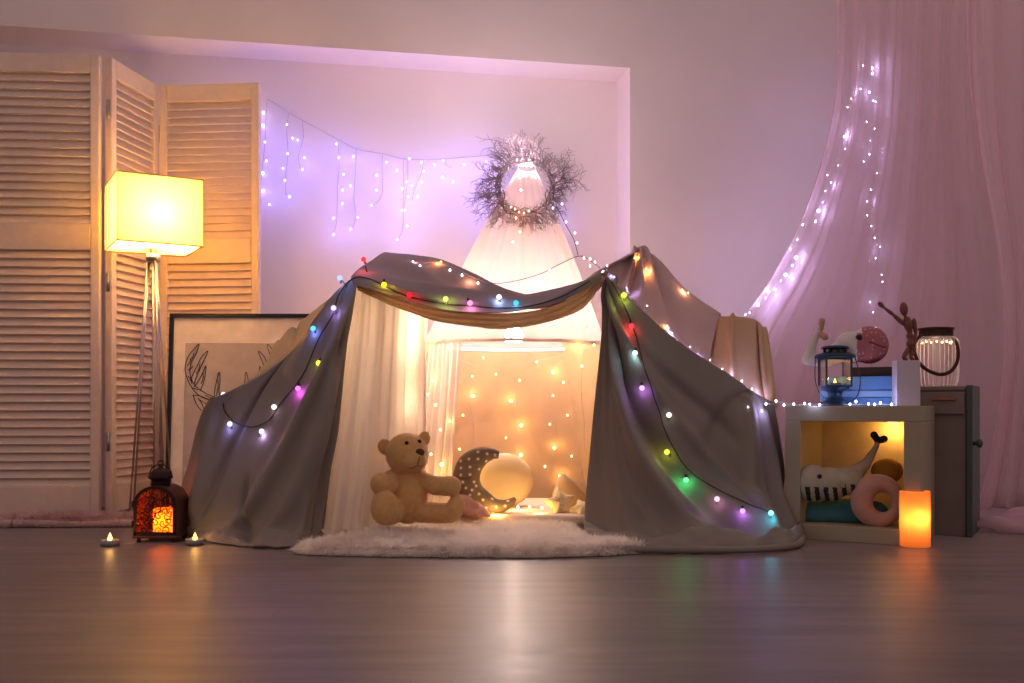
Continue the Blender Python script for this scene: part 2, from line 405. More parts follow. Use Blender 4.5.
# antlers and ears: (pixel outline on the sheet) mirrored about the head axis x=252
def pp(x, y):                      # photograph position on the leaning sheet -> local
    o = PT.inverted() @ EYE; q = PT.inverted() @ P(x, y, 4); d = q-o; s = (-.0015-o.y)/d.y; return o+d*s
ant = [
 [(222, 404), (212, 401), (200, 396), (192, 388), (187, 378), (185, 368), (188, 357), (193, 350), (199, 344), (196, 354), (191, 363), (190, 374), (194, 384), (202, 391), (212, 396), (222, 399)],
 [(190, 381), (194, 372), (198, 364), (202, 356), (208, 351), (203, 362), (199, 371), (196, 378), (194, 384)],
 [(194, 387), (199, 380), (203, 372), (206, 366), (205, 376), (203, 384), (200, 391)],
 [(214, 398), (215, 388), (219, 372), (220, 382), (219, 392), (222, 399)],
 [(193, 395), (200, 396), (210, 400), (216, 404), (212, 411), (203, 411), (197, 405), (193, 395)]]
dm = MB()
def ink(l): dm.tube([PT @ v for v in smooth_curve(l, len(l)*4)], .0015, 5)
for l in ant:
    L1 = [pp(x, y) for x, y in l]; cx = pp(232, 400).x
    ink(L1); ink([Vector((2*cx-v.x, v.y, v.z)) for v in L1])
for (x, y), (x2, y2) in [((188, 370), (193, 366)), ((188, 376), (192, 384)), ((187, 366), (191, 358)), ((192, 388), (198, 390)), ((200, 364), (196, 374)), ((203, 372), (201, 384)), ((218, 380), (216, 396)), ((200, 400), (210, 408)), ((198, 398), (204, 410)), ((190, 360), (194, 353)), ((205, 395), (214, 401))]:
    ink([pp(x, y), pp((x+x2)/2+1, (y+y2)/2), pp(x2, y2)])
hd = [(222, 404), (224, 420), (229, 440), (236, 458), (240, 466), (244, 468)]
L1 = [pp(x, y) for x, y in hd]; ink(L1); ink([Vector((2*cx-v.x, v.y, v.z)) for v in L1])
dm.build('deer_drawing', m_ink, sheet_o)

# ------------------------------------------------------------------ bed canopy (cone, hoop, drapes)
CC = Vector(((514-512)*3.9/1000, 3.9, 0)); HZ = .645; HR = .36; AZ = 1.35; AX = Vector((.050, 0, 0))
m_tulle = cloth('canopy_tulle', 'dccbc4', .42, .30, .03, 400, .15)
m_drape = cloth('canopy_drape', 'dcb68c', .5, .06, .05, 400, .2)
cano = thing('bed_canopy', CC, 'white cone shaped hanging bed canopy rising behind the tent', 'canopy')
nr, nc = 34, 160
A = np.zeros((nr, nc+1, 3))
for j in range(nr):
    t = j/(nr-1); z = AZ-(AZ-HZ)*t; r = .028+(HR-.028)*(t**.94)
    for i in range(nc+1):
        th = 2*PI*i/nc; f = 1+.09*math.sin(th*13+.6*math.sin(th*3))*(1-.75*t)+.025*math.sin(th*29+1)*(1-t)
        A[j, i] = (CC.x+AX.x*(1-t)+r*f*math.cos(th), CC.y+r*f*math.sin(th), z)
c_ = MB().grid(A).build('canopy_top', m_tulle, cano)
MB().tube([CC+Vector(((HR-.02)*math.cos(2*PI*k/64), (HR-.02)*math.sin(2*PI*k/64), HZ+.012)) for k in range(64)], .006, 8, closed=True).build('hoop', mat('white_hoop', 'eeeeee', .4), cano)
MB().lathe([(.03, AZ-.012), (.036, AZ-.004), (.034, AZ+.008), (.012, AZ+.016), (.004, AZ+.03)], CC+AX, 24).build('top_cap', mat('white_plastic', 'f4f0f0', .3), cano)
MB().tube([CC+AX+Vector((0, 0, AZ+.03)), CC+AX+Vector((0, 0, AZ+.06)), wpt(.05, .19, AZ+.09)], .0015, 6).build('hanging_cord', mat('white_cord', 'e8e0e0', .7), cano)
def drape(th0, th1, n, flare, top_r=HR, folds=16, seed=0, zb=.0, amp=1):
    A = np.zeros((40, n, 3))
    for j in range(40):
        t = j/39; z = HZ+.003-(HZ-zb-.004)*t
        for i in range(n):
            u = i/(n-1); th = th0+(th1-th0)*u
            r = top_r+flare*t**1.2+amp*(.010+.016*t)*math.sin(u*folds*2*PI+seed+.8*math.sin(3*u+t*1.5))+.005*amp*math.sin(u*folds*4.3*PI+seed)
            A[j, i] = (CC.x+r*math.cos(th), CC.y+r*math.sin(th), z)
    return A
A = drape(math.radians(-62), math.radians(212), 260, .20, folds=9, seed=1, amp=.55); A[:, :, 1] = np.minimum(A[:, :, 1], 4.34+.19*A[:, :, 0]); reg('drape', A)
o = MB().grid(A).build('drape', m_drape, cano)
A = drape(math.radians(205), math.radians(238), 70, .07, folds=7, seed=3)
o = MB().grid(A).build('drape', m_tulle, cano); reg('drape2', A)
MB().lathe([(.0, 0), (.03, .004), (.034, .03), (.02, .06), (.008, .07)][1:], CC+Vector((0, -.02, HZ+.02)), 20).build('bulb', emit_rgb('canopy_bulb', (1, .82, .72), 320), cano)
MB().tube([CC+Vector((0, -.02, HZ+.09)), CC+AX+Vector((0, 0, AZ-.012))], .002, 6).build('bulb_cord', mat('lamp_cord', 'ddd4d0', .7), cano)

# small spot lamp clipped at the top of the canopy
lp = P(527, 167, 3.79); led = thing('clip_lamp', lp, 'small bright lamp clipped at the top of the canopy inside the wreath', 'lamp')
MB().lathe([(.014, .0), (.022, .002), (.022, .008), (.016, .012)], lp, 24).build('lamp_lens', emit_rgb('clip_lamp_light', (1, .80, .84), 780), led)
MB().lathe([(.012, -.014), (.030, -.010), (.032, -.002), (.020, -.0005)], lp, 16).build('lamp_body', mat('grey_plastic', 'c8c0c4', .4, bmp=0), led)
# wreath of bare twigs
m_twig = mat('silver_twigs', '94838a', .45, .15, amt=.5, scale=25, bmp=0)
wr = MB(); wc = Vector((P(525, 187, 3.74).x, 3.74, P(525, 187, 3.74).z))
def wp(r, th, y=0): return wc+Vector((r*math.cos(th), y-.02*0, r*math.sin(th)))
for k in range(5):
    wr.tube([wp(.102+.010*math.sin(7*t+k*1.7), t, .012*math.sin(5*t+k*2.1)) for t in [2*PI*i/60 for i in range(60)]], .0028, 5, closed=True)
def twig(p, d, L, r, depth):
    pts = [p]; q = p.copy(); dd = d.copy()
    for _ in range(4):
        dd = (dd+Vector((rnd.uniform(-.35, .35), rnd.uniform(-.3, .3), rnd.uniform(-.35, .35)))).normalized(); q = q+dd*L/4; pts.append(q.copy())
    wr.tube(pts, [r, r*.9, r*.8, r*.65, r*.4], 4, cap=False)
    if depth > 0:
        for c in (1, 2, 3, 4):
            if rnd.random() < .8:
                s = dd.cross(Vector((0, 1, 0))).normalized()*(1 if rnd.random() < .5 else -1)
                twig(pts[c], (dd*.9+s*rnd.uniform(.5, 1.0)).normalized(), L*rnd.uniform(.4, .6), r*.7, depth-1)
for k in range(170):
    th = 2*PI*k/170+rnd.uniform(-.05, .05)
    gap = .85+.28*math.sin(4*th+.8)+.1*math.sin(7*th)
    if .95 < th < 1.2: gap = .5
    if 4.5 < th < 5.2: gap = .75
    rr = rnd.uniform(.09, .12); d = (Vector((math.cos(th), 0, math.sin(th)))+Vector((-math.sin(th), 0, math.cos(th)))*rnd.uniform(-.1, .75)+Vector((0, rnd.uniform(-.35, .2), 0))).normalized()
    twig(wp(rr, th, rnd.uniform(-.01, .01)), d, rnd.uniform(.058, .092)*gap, .0017, 2)
for k in range(60):
    th = 2*PI*k/60+rnd.uniform(-.05, .05); twig(wp(.10, th), (Vector((-math.cos(th)*.5-math.sin(th), -.4, -math.sin(th)*.5+math.cos(th)))).normalized(), .04, .0014, 1)
wreath = wr.build('twig_wreath', m_twig); tag(wreath, 'round wreath of bare silvery twigs hung around the canopy top', 'wreath')
# ------------------------------------------------------------------ blanket tent
m_grey = cloth('grey_sheet', '968a80', .16, 0, .05, 420, .25)
m_mauve = cloth('mauve_sheet', 'd2b4b0', .22, 0, .05, 420, .25)
m_beige = cloth('beige_sheet', 'd8b590', .25, 0, .05, 420, .25)
m_val = cloth('thin_cotton', 'e2ccae', .62, .0, .05, 420, .25)
m_white = cloth('white_voile', 'f8f0ea', .55, .14, .03, 420, .2)
def G(rows):      # rows of (x, y, D); D None = on the floor
    out = []
    for row in rows:
        out.append([P(*p) if p[2] is not None else F(p[0], p[1], .006) for p in row])
    return out
def T_(cols): return [list(r) for r in zip(*cols)]
tent = thing('blanket_tent', (0, 3.3, 0), 'grey sheet draped as a play tent with an open front', 'tent')
def cloth_part(A, name, m, parent, th=.003, key=None, rough=.004, seed=1):
    n = normals(A); A = A+n*(tex(A, 9, seed)*rough)[..., None]
    A[:, :, 2] = np.maximum(A[:, :, 2], .004)
    if key: reg(key, A)
    o = MB().grid(A).build(name, m, parent)
    s = o.modifiers.new('thick', 'SOLIDIFY'); s.thickness = th; s.offset = 0
    return o
def creases(A, lst):       # lst: (u0, v0, u1, v1, width, height) ridges running over the sheet in grid units 0..1
    n = normals(A); R, C = A.shape[:2]
    U, V = np.meshgrid(np.linspace(0, 1, C), np.linspace(0, 1, R))
    d = np.zeros((R, C))
    for u0, v0, u1, v1, wd, h in lst:
        ax, ay = u1-u0, v1-v0; L2 = ax*ax+ay*ay
        t = np.clip(((U-u0)*ax+(V-v0)*ay)/L2, 0, 1)
        dx, dy = U-(u0+ax*t), V-(v0+ay*t)
        wl_ = wd*(.35+.65*t); dist = np.sqrt(dx*dx+dy*dy*.3)
        d += 1.5*h*np.exp(-(dist/wl_)**2)*np.sin(PI*np.clip(.15+.85*t, 0, 1))**.5
    return A+n*d[..., None]
# left wing: columns from the opening edge leftwards, rows from ridge to hem
LW = T_([
 [(353, 277, 3.15), (347, 345, 3.15), (339, 420, 3.15), (330, 475, 3.14), (323, 522, 3.10), (318, 541, None)],
 [(340, 288, 3.13), (326, 355, 3.12), (313, 430, 3.08), (303, 490, 3.06), (298, 528, 3.03), (294, 546, None)],
 [(319, 313, 3.15), (297, 373, 3.14), (281, 440, 3.10), (268, 498, 3.06), (262, 532, 3.04), (258, 546, None)],
 [(300, 343, 3.18), (275, 385, 3.18), (256, 440, 3.15), (240, 498, 3.10), (232, 530, 3.08), (228, 543, None)],
 [(269, 371, 3.20), (250, 402, 3.20), (232, 450, 3.18), (214, 500, 3.13), (206, 526, 3.12), (201, 539, None)],
 [(240, 387, 3.22), (225, 412, 3.22), (210, 455, 3.20), (194, 500, 3.18), (185, 521, 3.19), (178, 531, None)],
 [(214, 399, 3.26), (205, 422, 3.30), (196, 460, 3.33), (185, 493, 3.36), (177, 512, 3.42), (170, 522, None)],
 [(222, 397, 3.60), (212, 425, 3.65), (202, 460, 3.68), (196, 490, 3.7), (190, 508, 3.74), (186, 516, None)]])
A = sheet(G(LW), 120, 80)
A = creases(A, [(.0, .0, .30, 1., .06, .030), (.02, 0, .55, 1., .045, .022), (.5, .0, .72, 1, .05, -.015), (.82, 0, .62, 1, .04, .014), (.84, .0, .93, 1, .05, .014), (.10, .1, .14, 1, .03, .018), (.42, .55, .3, 1, .04, -.018), (.05, .2, .03, 1, .03, -.014)])
# rumpled hem
R, C = A.shape[:2]
for j in range(R):
    t = max(0, (j/(R-1)-.84)/.16)
    for i in range(C): 
        k = noise.noise(Vector((i*.14, 3.1, 0))); A[j, i, 1] -= t*(.03*k+.02); A[j, i, 2] += t*(1-t)*.06*abs(noise.noise(Vector((i*.2, j*.25, 9))))
cloth_part(A, 'side_flap', m_grey, tent, key='tent', seed=2)
LR = T_([
 [(353, 277, 3.15), (368, 264, 3.35), (388, 254, 3.6), (392, 300, 3.66), (392, 400, 3.7), (390, 515, None)],
 [(319, 313, 3.15), (332, 302, 3.4), (347, 287, 3.62), (348, 330, 3.68), (345, 420, 3.75), (343, 514, None)],
 [(300, 343, 3.18), (303, 330, 3.45), (308, 316, 3.68), (305, 350, 3.75), (300, 420, 3.8), (296, 513, None)],
 [(269, 371, 3.20), (278, 356, 3.5), (286, 333, 3.72), (280, 370, 3.8), (275, 430, 3.82), (268, 513, None)],
 [(214, 399, 3.26), (240, 392, 3.55), (272, 360, 3.72), (266, 385, 3.8), (262, 440, 3.83), (255, 513, None)]])
A = sheet(G(LR), 70, 70); A = creases(A, [(.0, .3, .5, .9, .06, .02), (.6, .2, .7, .9, .05, .02), (.85, .3, .85, 1, .04, -.01)])
cloth_part(A, 'roof_flap', m_grey, tent, key='tent', seed=5)
# top cloth and its rolled front edge
TP = T_([
 [(352, 283, 3.12), (352, 276, 3.14), (366, 264, 3.35), (387, 253, 3.58), (388, 275, 3.62)],
 [(384, 293, 3.11), (386, 282, 3.12), (408, 270, 3.32), (431, 260, 3.52), (432, 285, 3.56)],
 [(420, 303, 3.09), (422, 290, 3.11), (445, 284, 3.3), (466, 275, 3.48), (466, 295, 3.5)],
 [(462, 311, 3.08), (464, 298, 3.10), (488, 296, 3.28), (503, 291, 3.44), (503, 305, 3.46)],
 [(508, 314, 3.08), (510, 302, 3.10), (528, 300, 3.28), (540, 299, 3.44), (540, 308, 3.46)],
 [(552, 306, 3.09), (552, 294, 3.11), (570, 292, 3.3), (582, 290, 3.46), (582, 302, 3.48)],
 [(580, 292, 3.11), (580, 281, 3.12), (596, 279, 3.33), (612, 266, 3.54), (614, 280, 3.58)],
 [(602, 279, 3.13), (601, 269, 3.14), (616, 262, 3.4), (642, 252, 3.68), (644, 275, 3.72)]])
A = sheet(G(TP), 130, 50)
n = normals(A); U, V = np.meshgrid(np.linspace(0, 1, 130), np.linspace(0, 1, 50))
A = A+n*(np.sin(V*34+6*U+2*np.sin(5*U))*.009*np.clip(V*4, .3, 1)*np.sin(PI*U)**.5+.018*np.sin(V*14-7*U)*np.sin(PI*U))[..., None]
cloth_part(A, 'roof_cloth', cloth('roof_sheet', 'a89699', .15, 0, .05, 420, .25), tent, key='tent', seed=8)
VL = T_([
 [(353, 280, 3.17), (356, 285, 3.18), (358, 290, 3.18)],
 [(386, 292, 3.15), (388, 299, 3.16), (391, 305, 3.16)],
 [(422, 303, 3.14), (426, 312, 3.14), (430, 319, 3.14)],
 [(464, 311, 3.12), (470, 319, 3.13), (475, 327, 3.13)],
 [(510, 314, 3.12), (510, 321, 3.12), (512, 328, 3.12)],
 [(552, 306, 3.13), (552, 314, 3.14), (556, 320, 3.14)],
 [(580, 293, 3.15), (582, 300, 3.15), (584, 306, 3.16)],
 [(601, 276, 3.17), (600, 281, 3.18), (600, 285, 3.18)]])
A = sheet(G(VL), 110, 16); n = normals(A); U, V = np.meshgrid(np.linspace(0, 1, 110), np.linspace(0, 1, 16))
A = A+n*(.006*np.sin(V*17+9*U))[..., None]
cloth_part(A, 'valance', m_val, tent, key='val')
# right wing
RW = T_([
 [(601, 272, 3.15), (598, 345, 3.16), (592, 420, 3.17), (587, 485, 3.18), (585, 520, 3.16), (583, 541, None)],
 [(612, 281, 3.13), (620, 355, 3.10), (622, 430, 3.08), (625, 490, 3.06), (628, 530, 3.02), (625, 549, None)],
 [(636, 305, 3.14), (652, 375, 3.12), (662, 440, 3.10), (672, 490, 3.07), (680, 528, 3.02), (680, 549, None)],
 [(664, 330, 3.16), (684, 390, 3.16), (696, 445, 3.15), (706, 490, 3.12), (722, 526, 3.04), (726, 549, None)],
 [(697, 354, 3.18), (712, 400, 3.18), (722, 450, 3.17), (734, 490, 3.14), (758, 524, 3.06), (766, 548, None)],
 [(730, 375, 3.20), (738, 412, 3.18), (744, 455, 3.16), (752, 492, 3.14), (778, 522, 3.07), (792, 546, None)],
 [(757, 394, 3.22), (764, 425, 3.22), (771, 460, 3.2), (777, 495, 3.16), (792, 524, 3.12), (804, 541, None)],
 [(772, 402, 3.35), (778, 430, 3.35), (784, 470, 3.35), (783, 500, 3.30), (796, 520, 3.28), (803, 533, None)],
 [(768, 400, 3.65), (774, 430, 3.7), (778, 470, 3.7), (780, 495, 3.7), (784, 508, 3.72), (786, 518, None)]])
A = sheet(G(RW), 140, 90)
A = creases(A, [(.01, 0, .52, .94, .045, .040), (.01, .0, .20, 1, .035, .018), (.02, .05, .35, .95, .03, -.018), (.0, .1, .07, 1, .03, .014), (.68, .1, .6, .9, .05, -.022), (.74, .05, .73, .8, .025, .022), (.80, .05, .82, .85, .025, .02), (.30, .7, .7, .93, .06, .02), (.02, .0, .62, .35, .03, .014), (.03, .02, .66, .7, .035, -.016), (.01, .0, .12, 1, .022, .014), (.01, .0, .28, 1, .025, .014), (.70, .02, .35, .5, .03, .012), (.77, .1, .78, .85, .015, -.012)])
R, C = A.shape[:2]
for j in range(R):
    t = max(0, (j/(R-1)-.84)/.16)
    for i in range(C):
        k = noise.noise(Vector((i*.1, 7.1, 0))); A[j, i, 1] -= t*(.02*k); A[j, i, 2] += math.sin(PI*t)*(.028+.02*noise.noise(Vector((i*.12, j*.2, 4))))
cloth_part(A, 'side_flap', m_grey, tent, key='tent', seed=11)
# long roll of hem on the floor at the right
rp = smooth_curve([F(588, 549, .012), F(640, 549.5, .014), F(700, 550, .013), F(760, 549, .014), F(796, 545, .013), F(803, 538, .012)], 60)
hm = MB(); hm.tube(rp, [.010+.005*abs(noise.noise(Vector((i*.2, 0, 0)))) for i in range(60)], 10)
hm.build('hem_roll', m_grey, tent)

# mauve sheet over the rear right support
BR = T_([
 [(604, 288, 3.22), (606, 276, 3.38), (612, 264, 3.55), (614, 290, 3.65), (616, 400, 3.75), (618, 516, None)],
 [(626, 306, 3.24), (625, 280, 3.5), (629, 255, 3.66), (630, 290, 3.75), (632, 400, 3.85), (634, 513, None)],
 [(640, 318, 3.25), (642, 284, 3.52), (645, 251.5, 3.7), (646, 290, 3.8), (648, 400, 3.88), (650, 512, None)],
 [(662, 336, 3.27), (662, 300, 3.54), (661, 262, 3.7), (662, 300, 3.8), (664, 400, 3.9), (666, 512, None)],
 [(690, 358, 3.29), (690, 326, 3.55), (687, 290, 3.7), (690, 320, 3.8), (690, 410, 3.9), (692, 512, None)],
 [(708, 372, 3.30), (712, 345, 3.55), (720, 314, 3.7), (720, 340, 3.8), (720, 420, 3.9), (720, 512, None)]])
A = sheet(G(BR), 100, 90)
A = creases(A, [(.3, .42, .1, 0, .05, .02), (.33, .42, .4, 0, .04, .022), (.36, .42, .65, 0, .05, .02), (.38, .42, .85, .05, .04, -.016), (.34, .42, .25, 0, .03, -.012)])
rs = cloth_part(A, 'rear_sheet', m_mauve, None, key='rear', seed=21, th=.003)
tag(rs, 'mauve sheet hanging over the rear right peak of the tent', 'sheet')
BG = T_([
 [(708, 440, 3.52), (712, 370, 3.6), (719, 318, 3.68), (719, 340, 3.78), (718, 420, 3.84), (718, 513, None)],
 [(733, 440, 3.48), (732, 375, 3.58), (736, 319, 3.66), (736, 340, 3.78), (736, 420, 3.84), (736, 513, None)],
 [(756, 425, 3.46), (752, 375, 3.56), (753, 320.5, 3.64), (754, 345, 3.76), (754, 420, 3.82), (754, 513, None)],
 [(768, 410, 3.46), (765, 370, 3.56), (761, 326, 3.63), (763, 350, 3.74), (764, 420, 3.80), (765, 513, None)],
 [(777, 407, 3.50), (771, 366, 3.62), (763, 332, 3.68), (765, 355, 3.76), (767, 420, 3.80), (769, 513, None)]])
A = sheet(G(BG), 60, 70); A = creases(A, [(.2, .4, .3, 0, .07, .02), (.6, .38, .7, 0, .06, -.02), (.85, .4, .85, 0, .05, .012)])
bs = cloth_part(A, 'beige_throw', m_beige, None, key='rear', seed=25)
tag(bs, 'tan throw with a pointed corner over the tent right support', 'throw')
# white voile just inside the left of the opening
VO = T_([
 [(352, 282, 3.19), (345, 345, 3.19), (336, 420, 3.18), (328, 480, 3.18), (322, 528, 3.16), (320, 535, None)],
 [(366, 286, 3.19), (362, 350, 3.18), (356, 420, 3.17), (350, 480, 3.16), (345, 526, 3.14), (344, 536, None)],
 [(382, 292, 3.22), (380, 350, 3.21), (376, 420, 3.20), (372, 480, 3.19), (368, 522, 3.18), (367, 535, None)],
 [(398, 300, 3.32), (397, 350, 3.34), (395, 420, 3.36), (393, 470, 3.38), (390, 515, 3.40), (389, 529, None)],
 [(412, 304, 3.42), (411, 350, 3.44), (410, 420, 3.46), (409, 470, 3.47), (408, 505, 3.47), (407, 523, None)],
 [(427, 308, 3.47), (426, 350, 3.49), (427, 420, 3.5), (428, 470, 3.5), (429, 505, 3.5), (430, 522, None)]])
A = sheet(G(VO), 120, 60); n = normals(A); U, V = np.meshgrid(np.linspace(0, 1, 120), np.linspace(0, 1, 60))
A = A+n*(np.sin(U*27+2*np.sin(V*2.2)+U*U*9)*.016*(.3+.7*V)+.003*np.sin(U*70+V*3))[..., None]
vo = cloth_part(A, 'entrance_voile', m_white, None, th=.0015, rough=.003, key='voile')
tag(vo, 'white voile hanging in folds inside the tent entrance behind the teddy bear', 'curtain')

# ------------------------------------------------------------------ sheer window curtains at the right
m_sheer = cloth('sheer_pink', 'f0ced4', .5, .45, .02, 200, .1)
m_sheer2 = cloth('sheer_pink_dense', 'f0ced4', .5, .36, .02, 200, .1)
def curtain(L, Rr, D0, D1, n, name, m, key, puddle=0):
    NV = 90; Lc = cr1(np.array(L, float), NV); Rc = cr1(np.array(Rr, float), NV); A = np.zeros((NV, n, 3))
    for j in range(NV):
        v = j/(NV-1)
        for i in range(n):
            u = i/(n-1); x = Lc[j, 0]*(1-u)+Rc[j, 0]*u; y = Lc[j, 1]*(1-u)+Rc[j, 1]*u
            D = D0*(1-u)+D1*u + .040*math.sin(u*2*PI*7+2.5*math.sin(v*2+u*3))*(.5+.6*v)+.012*math.sin(u*2*PI*13+3*v+2*math.sin(u*9))
            p = P(x, y, D)
            if p.z < .008:
                if y > 509: q_ = F(x, y); p.x, p.y = q_.x, min(p.y, q_.y)
                p.z = .008+.012*abs(noise.noise(Vector((u*9, v*40, 2))))
            A[j, i] = tuple(p)
    A[:, :, 2] = np.maximum(A[:, :, 2], .006); reg(key, A)
    o = MB().grid(A).build(name, m); return o
c1 = curtain([(833, -60), (838, 40), (829, 130), (803, 215), (770, 280), (733, 335), (708, 400), (690, 460), (680, 512)],
             [(985, -60), (978, 60), (985, 170), (1002, 280), (1010, 380), (1005, 450), (990, 510)], 4.08, 4.42, 260, 'sheer_curtain', m_sheer, 'curt')
tag(c1, 'sheer pink curtain pulled left with fairy lights glowing behind it', 'curtain', None)
c2 = curtain([(966, -60), (968, 60), (978, 150), (997, 250), (1004, 340), (996, 420), (984, 480), (972, 515), (968, 528)],
             [(1150, -60), (1150, 100), (1130, 200), (1110, 300), (1090, 400), (1100, 470), (1120, 520), (1140, 534)], 4.0, 4.2, 200, 'sheer_curtain', m_sheer2, 'curt2')
tag(c2, 'sheer pink curtain at the far right edge with its hem on the floor', 'curtain', None)
rod = thing('curtain_rod', P(960, -40, 4.3), 'white curtain rod above the sheer curtains', 'curtain rod')
MB().tube([P(825, -64, 4.06), P(1180, -64, 4.32)], .01, 10).build('rod', m_trim, rod)
MB().ell(P(825, -64, 4.06), .018).build('finial', m_trim, rod)
# bunched hem of the right curtain
pud = MB(); 
for k in range(6):
    a = F(972+6*k, 526-2.2*k, .02); b = F(1090, 528-2.5*k, .03)
    pud.tube([a.lerp(b, i/8)+Vector((0, 0, .012*math.sin(i*1.3+k))) for i in range(9)], [.010]+[.018+.008*abs(math.sin(i*1.9+k)) for i in range(7)]+[.015], 10)
pf = fuse(pud, .006, 6); pf.v = [Vector((v.x, v.y, max(v.z, .004))) for v in pf.v]
pf.build('curtain_hem', m_sheer2, c2)
# ------------------------------------------------------------------ rugs
m_fur = cloth('cream_fur', 'f5ebe2', .35, 0, .06, 60, 0)
m_pinkfur = cloth('pink_fur', 'd9b9b4', .2, 0, .06, 60, 0)
def inside(p, poly):
    c = False; n = len(poly)
    for i in range(n):
        a, b = poly[i], poly[i-1]
        if (a[1] > p[1]) != (b[1] > p[1]) and p[0] < (b[0]-a[0])*(p[1]-a[1])/(b[1]-a[1])+a[0]: c = not c
    return c
def edist(p, poly):
    best = 9; bn = (0, 0)
    for i in range(len(poly)):
        a, b = poly[i-1], poly[i]; dx, dy = b[0]-a[0], b[1]-a[1]; L = dx*dx+dy*dy or 1e-9
        t = max(0, min(1, ((p[0]-a[0])*dx+(p[1]-a[1])*dy)/L)); qx, qy = a[0]+dx*t, a[1]+dy*t
        d = math.hypot(p[0]-qx, p[1]-qy)
        if d < best: best = d; bn = (qx-p[0], qy-p[1])
    return best, bn
def rug(poly, name, m, hgt, count, L, label, seed, keep=None):
    r = random.Random(seed); P3 = cr1(np.array(poly+[poly[0]], float), len(poly)*8)[:-1]; pl = [tuple(p) for p in P3]
    xs = [p[0] for p in pl]; ys = [p[1] for p in pl]; mb = MB()
    cx, cy = sum(xs)/len(xs), sum(ys)/len(ys); n = len(pl); rings = [1, .985, .96, .9, .75, .5, .25]; hs_ = [.002, .5, .8, 1, 1, 1, 1]
    vs = []
    for s, h in zip(rings, hs_):
        for p in pl: vs.append(Vector((cx+(p[0]-cx)*s, cy+(p[1]-cy)*s, max(.002, hgt*h*(.85+.3*noise.noise(Vector((p[0]*6*s, p[1]*6*s, seed))))))))
    vs.append(Vector((cx, cy, hgt))); fs = []
    for k in range(len(rings)-1):
        for i in range(n): j = (i+1) % n; fs.append((k*n+i, k*n+j, (k+1)*n+j, (k+1)*n+i))
    k = len(rings)-1
    for i in range(n): fs.append((k*n+i, k*n+(i+1) % n, len(vs)-1))
    fs.append(tuple(range(n))[::-1]); mb.add(vs, fs)
    x0, x1, y0, y1 = min(xs), max(xs), min(ys), max(ys); made = 0
    V = []; Fc = []
    while made < count:
        p = (r.uniform(x0, x1), y0+(y1-y0)*r.random()**1.7)
        if not inside(p, pl): continue
        if keep and not keep(p): made += .0; continue
        made += 1
        d, bn = edist(p, pl); z = hgt*min(1, .1+d/.03)*.9
        cl = noise.noise(Vector((p[0]*22, p[1]*22, 5))); cl2 = noise.noise(Vector((p[0]*22, p[1]*22, 15)))
        dr = Vector((cl*1.3+r.uniform(-.3, .3), cl2*1.3+r.uniform(-.3, .3), .75))
        if d < .05: 
            l = math.hypot(*bn)+1e-6; o_ = (1-d/.05)*1.3; dr += Vector((bn[0]/l*o_, bn[1]/l*o_, -.35*o_))
        dr.normalize(); ln = L*r.uniform(.6, 1.2)*(.75+.5*abs(noise.noise(Vector((p[0]*9, p[1]*9, 33)))))
        a = Vector((p[0], p[1], z)); b = a+dr*ln*.5; c = b+(dr+Vector((r.uniform(-.3, .3), r.uniform(-.3, .3), -.35))).normalized()*ln*.5
        c.z = max(c.z, .003); b.z = max(b.z, .004)
        s = Vector((1, r.uniform(-.6, .6), 0)).normalized()*.0011
        i = len(V); V += [a-s, a+s, b+s*.8, b-s*.8, c]; Fc += [(i, i+1, i+2, i+3), (i+3, i+2, i+4)]
    mb.add(V, Fc); o = mb.build(name, m); return tag(o, label, 'rug')
rug([(-.63, 2.90), (-.61, 2.83), (-.50, 2.795), (-.30, 2.775), (-.1, 2.765), (.1, 2.765), (.28, 2.80), (.385, 2.87), (.38, 2.93), (.27, 2.99), (.22, 3.2), (.2, 3.36), (-.1, 3.38), (-.42, 3.36), (-.46, 3.2), (-.50, 3.04)],
    'fluffy_rug', m_fur, .022, 30000, .034, 'cream fluffy fur rug at the tent entrance under the teddy bear', 3)
rug([(-1.90, 3.50), (-1.87, 3.46), (-1.6, 3.45), (-1.38, 3.46), (-1.15, 3.47), (-1.1, 3.52), (-1.12, 3.62), (-1.4, 3.64), (-1.75, 3.63), (-1.88, 3.58)],
    'fluffy_rug', m_pinkfur, .03, 9000, .030, 'pinkish fur rug lying in front of the louvred screen', 4)

# ------------------------------------------------------------------ plush helpers
m_bear = mat('bear_plush', 'd8a96c', .95, amt=.08, scale=60, bmp=.5, bscale=350, sheen=.4, spec=.1)
m_eye = mat('glossy_eye', '24140f', .15, bmp=0, amt=0)
m_nose = mat('brown_nose', '54281c', .5, bmp=.2)
m_stitch = mat('dark_stitch', '5b4030', .8, bmp=0)
def px(x, y, D): return P(x, y, D)
B = 3.16; u = B/1000
bear = thing('teddy_bear', P(410, 524, B), 'light brown teddy bear sitting on the fur rug', 'teddy bear')
b = MB()
b.ell(P(408, 498, B), (20.5*u, 19*u, 26*u)); b.ell(P(408, 478, B), (14*u, 13*u, 10*u))
b.ell(P(407, 454, B-.01), (21.5*u, 20*u, 21*u), M=Matrix.Rotation(.15, 3, 'Y'))
b.ell(P(414, 461, B-.045), (13*u, 12*u, 10.5*u)); b.ell(P(417, 458, B-.055), (9*u, 9*u, 8*u))
b.ell(P(385, 447, B+.01), (7.5*u, 3.6*u, 8.5*u), M=Matrix.Rotation(-.35, 3, 'Y')); b.ell(P(424, 439, B+.01), (6.5*u, 3.6*u, 8*u), M=Matrix.Rotation(.35, 3, 'Y'))
b.cap(P(393, 478, B), P(388, 484, B-.05), 9*u, 10*u, 3); b.cap(P(388, 484, B-.05), P(381, 484, B-.085), 10*u, 10.5*u, 3)
